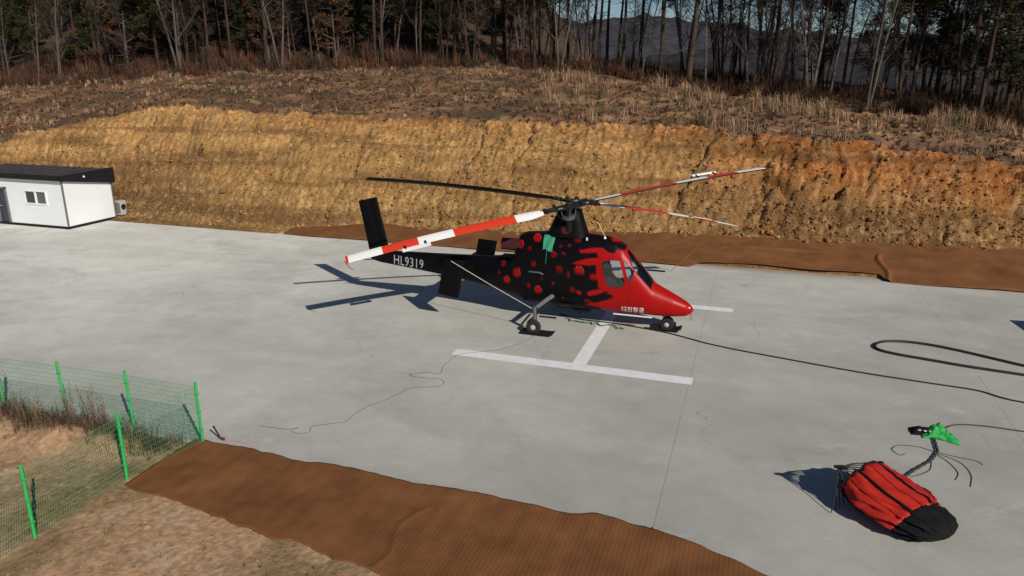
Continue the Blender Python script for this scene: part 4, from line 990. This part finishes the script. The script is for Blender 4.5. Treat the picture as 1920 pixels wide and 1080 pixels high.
# ------------------------------------------------------------------ grass, weeds, undergrowth
def blades(name, P, M, length, width, lean, cols, material, curve=.35):
    """tufts: P (n,3) bases, M blades each; triangular bent blades"""
    n = len(P); N_ = n * M; base = np.repeat(P, M, 0)
    az = rng.uniform(0, 6.283, N_); Ls = np.repeat(length, M) * rng.uniform(.55, 1.15, N_); ln = rng.uniform(.1, 1, N_) * lean
    off = rng.normal(0, 1, (N_, 2)) * np.repeat(length, M)[:, None] * .16
    base = base + np.concatenate([off, np.zeros((N_, 1))], 1)
    d = np.stack([np.cos(az), np.sin(az)], -1); sd = np.stack([-np.sin(az + rng.uniform(-1, 1, N_)), np.cos(az)], -1)
    wd = width * rng.uniform(.6, 1.3, N_)
    mid = base.copy(); mid[:, :2] += d * (Ls * ln * .35)[:, None]; mid[:, 2] += Ls * .6
    tip = base.copy(); tip[:, :2] += d * (Ls * ln * (.8 + curve))[:, None]; tip[:, 2] += Ls * (1 - .25 * ln)
    s3 = np.concatenate([sd, np.zeros((N_, 1))], 1) * wd[:, None]
    base[:, 2] -= .04
    Vv = np.stack([base - s3 * .5, base + s3 * .5, mid + s3 * .4, mid - s3 * .4, tip], 1).reshape(-1, 3)
    b0 = np.arange(N_)[:, None] * 5
    F = np.concatenate([b0 + [0, 1, 2], b0 + [0, 2, 3], b0 + [3, 2, 4]], 0)
    cc_ = np.repeat(np.repeat(cols, M, 0) * rng.uniform(.7, 1.25, (N_, 1)), 5, 0)
    return link(name, raw_mesh(name, Vv, F, cc_), material)
m_grass = mat('dry_blades', (.3, .2, .1), rough=.9, spec=.1, attr=True)
n = 8000
gu = rng.uniform(-62, 34, n); vb_, vt_, zt_, vf_, zf_ = profile(gu, gu * 0)
gv_ = vt_ + .2 + (vf_ - vt_ + 1.0) * rng.random(n) ** .9
den = (fbm(gu * .55, gv_ * .55, 101, 3) - .5) * 1.5 + .5 + .14 * sstep(-8, 8, gu) * sstep(.1, .5, (gv_ - vt_) / (vf_ - vt_)) + .1 * sstep(.7, 1, (gv_ - vt_) / (vf_ - vt_))
den = den - .6 * sstep(-5.0, -3.0, gv_ - vf_) * sstep(-6, 8, gu)
kp = den + rng.uniform(-.12, .12, n) > .60
gu, gv_, den = gu[kp], gv_[kp], den[kp]; n = len(gu)
tall = np.clip(.30 + .9 * (den - .60) / .4 + rng.normal(0, .12, n), .2, 1.35) * np.where(gu > -5, 1.0, .5)
colg = np.where((rng.random(n) < .72)[:, None], C3(.44, .285, .175), C3(.28, .16, .095)) * rng.uniform(.6, 1.15, (n, 1))
gsm = rng.random(n) < .12; colg[gsm] = C3(.07, .075, .03)
go = blades('dry_grass', np.stack([gu, gv_, terrain(gu, gv_)], -1), 12, tall, .022, .8, colg, m_grass)
tag(go, 'dry tan grass covering the terrace above the cut bank', 'grass', kind='stuff')
# low scrub and leaf litter on the terrace
n = 9000
gu = rng.uniform(-64, 34, n); vb_, vt_, zt_, vf_, zf_ = profile(gu, gu * 0)
gv_ = vt_ - .1 + (vf_ - vt_ + 4) * rng.random(n)
pal = np.array([(.15, .088, .055), (.20, .11, .062), (.11, .082, .045), (.24, .12, .065), (.10, .062, .042)])
colg = pal[rng.integers(0, 5, n)] * rng.uniform(.4, 1.15, (n, 1))
go = blades('scrub', np.stack([gu, gv_, terrain(gu, gv_)], -1), 9, rng.uniform(.08, .30, n), .045, 1.9, colg, m_grass)
tag(go, 'low brown scrub and leaf litter on the terrace', 'scrub', kind='stuff')
# undergrowth of twiggy shrubs along the forest edge
n = 6500
gu = rng.uniform(-66, 36, n); vb_, vt_, zt_, vf_, zf_ = profile(gu, gu * 0)
gv_ = vf_ - 1.8 - 3.2 * sstep(-6, 8, gu) + 10 * rng.random(n) ** 1.3
kp = fbm(gu * .4, gv_ * .3, 105, 3) + rng.uniform(-.2, .2, n) > .42; gu, gv_ = gu[kp], gv_[kp]; n = len(gu)
pal = np.array([(.12, .052, .032), (.07, .040, .027), (.14, .066, .038), (.045, .038, .024), (.055, .033, .025)])
colg = pal[rng.integers(0, 5, n)] * rng.uniform(.6, 1.3, (n, 1)) * (1 - .5 * sstep(-2, 8, gu))[:, None]
hts = np.clip(rng.normal(.85, .4, n), .3, 2.0)
go = blades('undergrowth', np.stack([gu, gv_, terrain(gu, gv_)], -1), 16, hts, .032, .75, colg, m_grass, curve=.1)
tag(go, 'dark reddish brown undergrowth along the foot of the forest', 'undergrowth', kind='stuff')
# sprouts on the near dirt
n = 420
gu = rng.uniform(-9, 9, n); gv_ = rng.uniform(-27.5, -20.3, n); kp = (gv_ < -23.0) | (gu < -1.5); gu, gv_ = gu[kp], gv_[kp]; n = len(gu)
kp = fbm(gu * .6, gv_ * .6, 107, 2) > .45; gu, gv_ = gu[kp], gv_[kp]; n = len(gu)
go = blades('sparse_grass', np.stack([gu, gv_, terrain(gu, gv_)], -1), 14, rng.uniform(.05, .16, n), .008, 1.2, np.tile(C3(.23, .18, .08), (n, 1)) * rng.uniform(.5, 1.2, (n, 1)), m_grass)
tag(go, 'sparse short dry grass on the near dirt', 'grass', kind='stuff')
n = 700
gu = rng.uniform(-9.5, -1.4, n); gv_ = -20.55 + rng.normal(0, .28, n)
go = blades('fence_grass', np.stack([gu, gv_, terrain(gu, gv_)], -1), 9, np.clip(rng.normal(.28, .14, n), .08, .7), .010, .8, np.array([(.10, .065, .042), (.07, .05, .036), (.15, .10, .06)])[rng.integers(0, 3, n)] * rng.uniform(.6, 1.5, (n, 1)), m_grass)
tag(go, 'brown dead grass along the foot of the fence', 'grass', kind='stuff')
# tall dead weeds behind the fence: stem cluster each
m_weed = mat('weed_stem', (.16, .11, .075), rough=.9, var=.25, vscale=5)
weeds = [(-3.85, -20.35, 1.15, 'tallest bushy dead brown weed by the middle fence post'), (-4.45, -20.5, .95, 'leafless brown weed left of the tallest weed by the fence'), (-5.15, -20.75, .85, 'sparse brown weed beside the leftmost visible fence post'), (-6.35, -20.9, 1.55, 'tall thin dark weed at the left edge behind the fence'), (-5.75, -20.7, .8, 'short dead weed between the two leftmost fence weeds'), (-3.45, -20.45, .9, 'dead brown weed just right of the tallest weed by the fence'), (-2.4, -20.5, .45, 'low dead weed near the corner fence post')]
for k, (x, y, h, lb) in enumerate(weeds):
    t = thing('dead_weed', lb, 'weed', (x, y, gz(x, y)), k * 1.7, 'dead weeds behind the fence')
    for s_ in range(6 if h > .6 else 4):
        b_ = MB(); a = random.uniform(0, 6.28); le = random.uniform(.03, .2) * h; hh_ = h * random.uniform(.65, 1.05)
        bx_, by_ = random.uniform(-.1, .1), random.uniform(-.1, .1)
        pts = [(bx_, by_, -.05), (bx_ + le * .4 * math.cos(a), by_ + le * .4 * math.sin(a), hh_ * .5), (bx_ + le * math.cos(a), by_ + le * math.sin(a), hh_)]
        b_.tube(pts, [.009, .007, .003], 4)
        for q in range(11):
            f = random.uniform(.3, 1); base_ = Vector(pts[0]).lerp(Vector(pts[2]), f); a2 = random.uniform(0, 6.28); l2 = random.uniform(.08, .24) * h * (1.2 - f * .6)
            b_.tube([base_, base_ + Vector((l2 * .5 * math.cos(a2), l2 * .5 * math.sin(a2), l2 * .9))], [.005, .003], 3)
        b_.build('stem', m_weed, t)

# ------------------------------------------------------------------ forest
m_bark = mat('pine_bark', (.058, .038, .029), rough=.95, spec=.1, var=.35, vscale=3, stretch=(1, 1, .25))
m_bark2 = mat('pale_bark', (.11, .09, .078), rough=.95, spec=.1, var=.3, vscale=3, stretch=(1, 1, .3))
m_need = mat('pine_needles', (.03, .04, .015), rough=.85, spec=.15, attr=True)
m_twig = mat('bare_twigs', (.045, .034, .030), rough=.95, spec=.1)
def limb(b_, p, d, ln, r0, n=5, seg=4, droop=0.0, jit=.12, rs=random):
    pts = [Vector(p)]; dv = Vector(d).normalized()
    for k in range(seg):
        dv = (dv + Vector((rs.uniform(-jit, jit), rs.uniform(-jit, jit), rs.uniform(-jit, jit) + droop))).normalized(); pts.append(pts[-1] + dv * ln / seg)
    b_.tube(pts, [r0 * (1 - .75 * k / seg) for k in range(seg + 1)], n, caps=False); return pts
def make_pine(seed, H, hc, r0, nb, dense_, lean=.3, span=2.6, leaf=None):
    rs = random.Random(seed); q_ = np.random.default_rng(seed); tr = MB(); pts = []; x = y = 0; vx, vy = rs.uniform(-lean, lean) * .1, rs.uniform(-lean, lean) * .05
    for k in range(13):
        pts.append((x, y, H * k / 12 - .3 * (k == 0))); vx += rs.uniform(-.035, .035); vy += rs.uniform(-.035, .035); x += vx * H / 12 * .6; y += vy * H / 12 * .6
    rad = [r0 * (1.25 if k == 0 else 1) * (1 - .8 * k / 12) for k in range(13)]; tr.tube(pts, rad, 8, caps=False)
    def on(h):
        f = min(max(h / H * 12, 0), 11.999); i0 = int(f); return Vector(pts[i0]).lerp(Vector(pts[i0 + 1]), f - i0)
    for k in range(7):                                   # dead snags below the crown
        h = rs.uniform(.25, 1) * hc; a = rs.uniform(0, 6.28); limb(tr, on(h), (math.cos(a), math.sin(a), rs.uniform(-.2, .5)), rs.uniform(.4, 1.5), .025, 4, 3, rs=rs)
    P = []; D = []
    for k in range(nb):
        h = hc + (H - hc) * (k + rs.random()) / nb; rel = (h - hc) / (H - hc); a = rs.uniform(0, 6.28); ln = (span * (1 - rel) ** .6 * (.55 + .6 * min(rel * 4, 1)) + .4) * rs.uniform(.6, 1.15)
        bp = limb(tr, on(h), (math.cos(a), math.sin(a), rs.uniform(-.12, .45)), ln, .05 * (1.2 - rel), 4, 4, .02, .2, rs)
        for c_ in range(dense_):
            f = rs.uniform(.35, 1.05); i0 = min(int(f * 4), 3); p = bp[i0].lerp(bp[i0 + 1], min(f * 4 - i0, 1.2)); p = p + Vector((rs.uniform(-.3, .3), rs.uniform(-.3, .3), rs.uniform(-.08, .25)))
            P.append(p); D.append(a)
    P = np.array([tuple(p) for p in P]); M = 30; N_ = len(P) * M
    c0 = np.repeat(P, M, 0); dirs = q_.normal(0, 1, (N_, 3)); dirs[:, 2] = np.abs(dirs[:, 2]) * .6 - .1; dirs /= np.linalg.norm(dirs, axis=1)[:, None]
    c0 = c0 + q_.normal(0, .13, (N_, 3)); ln = q_.uniform(.16, .36, (N_, 1)); sd = np.cross(dirs, q_.normal(0, 1, (N_, 3))); sd /= np.linalg.norm(sd, axis=1)[:, None] + 1e-9
    wd = q_.uniform(.018, .045, (N_, 1)); Vv = np.stack([c0 - sd * wd, c0 + sd * wd, c0 + dirs * ln], 1).reshape(-1, 3)
    tone = np.repeat(q_.uniform(.5, 1.25, len(P)), M)[:, None] * q_.uniform(.75, 1.25, (N_, 1))
    cl = np.where(np.repeat(q_.random(len(P)) < .10, M)[:, None], C3(.075, .055, .02), C3(.040, .046, .016)) * tone
    if leaf is not None: cl = np.array(leaf) * tone
    me_c = raw_mesh('crown', Vv, np.arange(N_ * 3).reshape(-1, 3), np.repeat(cl, 3, 0)); me_c.materials.append(m_need)
    return tr, me_c
def make_bare(seed, H, r0, multi=1):
    rs = random.Random(seed); tr = MB(); tw = MB()
    for s_ in range(multi):
        a = rs.uniform(0, 6.28); d0 = Vector((math.cos(a) * .12 * (multi > 1), math.sin(a) * .12 * (multi > 1), 1)); main = limb(tr, (math.cos(a) * .1 * (multi > 1), math.sin(a) * .1 * (multi > 1), -.2), d0, H * rs.uniform(.8, 1), r0, 6, 9, .01, .07, rs)
        for k in range(17):
            f = rs.uniform(.22, .98) * 9; i0 = min(int(f), 8); p = main[i0].lerp(main[i0 + 1], f - i0); a2 = rs.uniform(0, 6.28); ln = H * rs.uniform(.12, .3) * (1.15 - f / 12)
            br = limb(tr, p, (math.cos(a2) * .6, math.sin(a2) * .6, rs.uniform(.5, 1.1)), ln, r0 * .34 * (1.1 - f / 11), 4, 5, .03, .16, rs)
            for c_ in range(9):
                g = rs.uniform(.25, 1) * 5; j0 = min(int(g), 4); p2 = br[j0].lerp(br[j0 + 1], g - j0); a3 = rs.uniform(0, 6.28)
                t2 = limb(tw, p2, (math.cos(a3) * .7, math.sin(a3) * .7, rs.uniform(.2, 1)), ln * rs.uniform(.2, .45), .013, 3, 3, .03, .2, rs)
                for e_ in range(3):
                    a4 = rs.uniform(0, 6.28); limb(tw, t2[rs.randint(1, 3)], (math.cos(a4), math.sin(a4), rs.uniform(.1, .9)), rs.uniform(.2, .5), .009, 3, 2, 0, .2, rs)
    return tr, tw
PROTO = {'O': [], 'P': [], 'L': [], 'B': [], 'S': []}
for k in range(6):
    tr, me_c = make_pine(200 + k, 13 + k * .6, (5.0, 6.3, 7.4)[k % 3], .115 + .018 * (k % 3), 34, 6, span=2.6)
    PROTO['P'].append((tr, me_c, m_bark, 'tall pine'))
for k in range(4):
    tr, me_c = make_pine(300 + k, 10.5 + k, 1.4 + .4 * k, .14, 56, 7, span=2.5)
    PROTO['L'].append((tr, me_c, m_bark, 'dense low-branched pine'))
for k in range(2):
    tr, me_c = make_pine(350 + k, 7.0 + k, 1.6, .10, 26, 3, span=1.9, leaf=(.105, .050, .027))
    PROTO['O'].append((tr, me_c, m_bark2, 'brown oak'))
for k in range(6):
    tr, tw = make_bare(400 + k, 8.5 + k * .7, .075 + .012 * (k % 3), 1 + (k % 3 == 2))
    PROTO['B'].append((tr, tw, m_bark2 if k % 2 else m_bark, 'bare'))
sn = MB(); rs = random.Random(77); sp = limb(sn, (0, 0, -.2), (0.02, 0, 1), 11, .27, 9, 10, .0, .03, rs)
limb(sn, sp[2], (-.9, .1, .35), 1.5, .09, 6, 4, .05, .08, rs)
for k in range(8): a = rs.uniform(0, 6.28); limb(sn, sp[3 + k % 7], (math.cos(a), math.sin(a), .2), rs.uniform(.4, 1.2), .04, 5, 3, 0, .1, rs)
def mesh_of(mb, material, name):
    o = mb.build(name, material, None, True); me = o.data; bpy.data.objects.remove(o); return me
for kind in 'PLBO':
    lst = []
    for tr, cr, bm_, w_ in PROTO[kind]:
        lst.append((mesh_of(tr, bm_, 'trunk'), cr if not isinstance(cr, MB) else mesh_of(cr, m_twig, 'crown')))
    PROTO[kind] = lst
tr_p, cr_p = make_pine(500, 14, 6.0, .2, 26, 5); cr_p_ = cr_p
PROTO['S'] = [(mesh_of(sn, mat('snag_bark', (.06, .038, .028), rough=.95, var=.3, vscale=3), 'trunk'), cr_p_)]
FRONT = [(-60.2, 23.7, 'B'), (-56.9, 24.2, 'B'), (-51.1, 21.3, 'B'), (-52.1, 24.4, 'L'), (-46.0, 21.4, 'B'), (-47.0, 23.6, 'B'), (-45.9, 24.4, 'L'), (-40.8, 22.6, 'L'), (-37.8, 21.9, 'B'), (-37.9, 22.9, 'B'), (-36.2, 23.0, 'B'), (-35.2, 22.6, 'P'), (-34.2, 24.3, 'P'), (-34.5, 27.1, 'L'), (-31.7, 25.9, 'P'), (-30.7, 26.5, 'B'), (-30.1, 27.9, 'B'), (-28.0, 27.4, 'P'), (-28.8, 31.5, 'L'), (-27.4, 33.1, 'L'), (-23.0, 30.0, 'P'), (-22.0, 29.4, 'P'), (-23.0, 34.0, 'L'), (-19.6, 32.2, 'P'), (-20.1, 37.0, 'L'), (-15.3, 32.8, 'P'), (-15.0, 34.9, 'P'), (-13.3, 35.5, 'B'), (-11.9, 34.0, 'P'), (-12.2, 35.9, 'B'), (-9.7, 32.1, 'P'), (-8.5, 31.7, 'P'), (-8.4, 33.6, 'B'), (-7.5, 33.3, 'P'), (-7.4, 35.3, 'B'), (-5.7, 32.7, 'P'), (-5.0, 31.4, 'B'), (-3.8, 30.9, 'P'), (-3.8, 32.9, 'B'), (-2.8, 31.6, 'P'), (-0.4, 29.8, 'P'), (0.7, 31.5, 'P'), (2.9, 27.8, 'P'), (5.2, 26.1, 'S'), (7.0, 27.2, 'P'), (8.2, 27.5, 'B'), (9.7, 24.7, 'B'), (10.2, 25.4, 'P'), (11.3, 24.9, 'B'), (11.8, 23.6, 'B'), (12.7, 25.2, 'B'), (13.3, 24.0, 'P'), (13.9, 24.9, 'B'), (14.7, 25.8, 'B'), (15.0, 23.7, 'B'), (15.8, 24.6, 'P'), (16.3, 25.5, 'B'), (17.0, 20.4, 'B'), (18.2, 24.3, 'B'), (19.0, 22.1, 'P'), (20.1, 24.0, 'P'), (21.8, 25.7, 'L'), (22.5, 22.6, 'B'), (22.7, 21.6, 'P'), (23.1, 19.5, 'P'), (25.0, 24.2, 'L'), (24.9, 21.2, 'P'), (25.4, 20.1, 'L'),
         (-44.2, 22.6, 'O'), (-32.2, 27.0, 'O'), (-26.5, 29.0, 'O'), (-41.5, 23.5, 'O'), (17.4, 25.0, 'O'), (14.2, 26.4, 'O')]
rs = random.Random(9)
DEEP = []
for k in range(95):
    u = rs.uniform(-78, -14); v = np.interp(u, UF, VF) + rs.uniform(3, 30); DEEP.append((u, v, 'L' if rs.random() < .5 else ('P' if rs.random() < .5 else 'B')))
for k in range(16):
    u = rs.uniform(-14, 9); v = np.interp(u, UF, VF) + rs.uniform(3, 12); DEEP.append((u, v, 'B' if rs.random() < .6 else 'P'))
for k in range(34):
    u = rs.uniform(10, 36); v = np.interp(u, UF, VF) + rs.uniform(2, 20); DEEP.append((u, v, 'L' if rs.random() < .18 else ('P' if rs.random() < .3 else 'B')))
for k in range(34):
    u = rs.uniform(-55, 30); v = float(np.interp(u, UF, VF)) + rs.uniform(-1.5, 3); FRONT.append((round(u, 1), round(v, 1), 'B'))
def ordinal(k): return f"{k}{'th' if 10 <= k % 100 <= 20 else {1: 'st', 2: 'nd', 3: 'rd'}.get(k % 10, 'th')}"
def bearing(u, v): return math.atan2(u - CAM_POS.x, v - CAM_POS.y)
names = {'P': ('pine_tree', 'tall bare-stemmed pine'), 'L': ('pine_tree', 'dense dark pine'), 'B': ('bare_tree', 'leafless tree'), 'S': ('dead_pine', 'thick dead pine'), 'O': ('oak_tree', 'small rusty-leaved tree')}
count = {}
def plant(u, v, kind, label, group, scl):
    pr = PROTO[kind]; me_t, me_c = pr[rs.randrange(len(pr))]
    z = float(terrain(np.array([u]), np.array([v]))[0])
    o = thing(names[kind][0], label, 'tree', (u, v, z - .05), rs.uniform(0, 6.28) if kind != 'S' else .4, group)
    o.scale = (scl * rs.uniform(.9, 1.1), scl * rs.uniform(.9, 1.1), scl)
    link('trunk', me_t, None, o); link('crown', me_c, None, o)
    return o
for (u, v, kind) in sorted(FRONT, key=lambda q: bearing(q[0], q[1])):
    count[kind] = count.get(kind, 0) + 1; k = count[kind]
    lab = 'thick dead-looking pine with a broken pale branch at the centre right forest edge' if kind == 'S' else f"{names[kind][1]} at the forest edge, {ordinal(k)} of its kind from the left"
    plant(u, v, kind, lab, 'trees along the forest edge', rs.uniform(.88, 1.12))
for (u, v, kind) in DEEP:
    side = 'left' if u < -14 else ('middle' if u < 10 else 'right')
    plant(u, v, kind, f"{names[kind][1]} deep in the {side} forest behind the front row", f"{names[kind][1]}s deep in the {side} forest", rs.uniform(.9, 1.2))
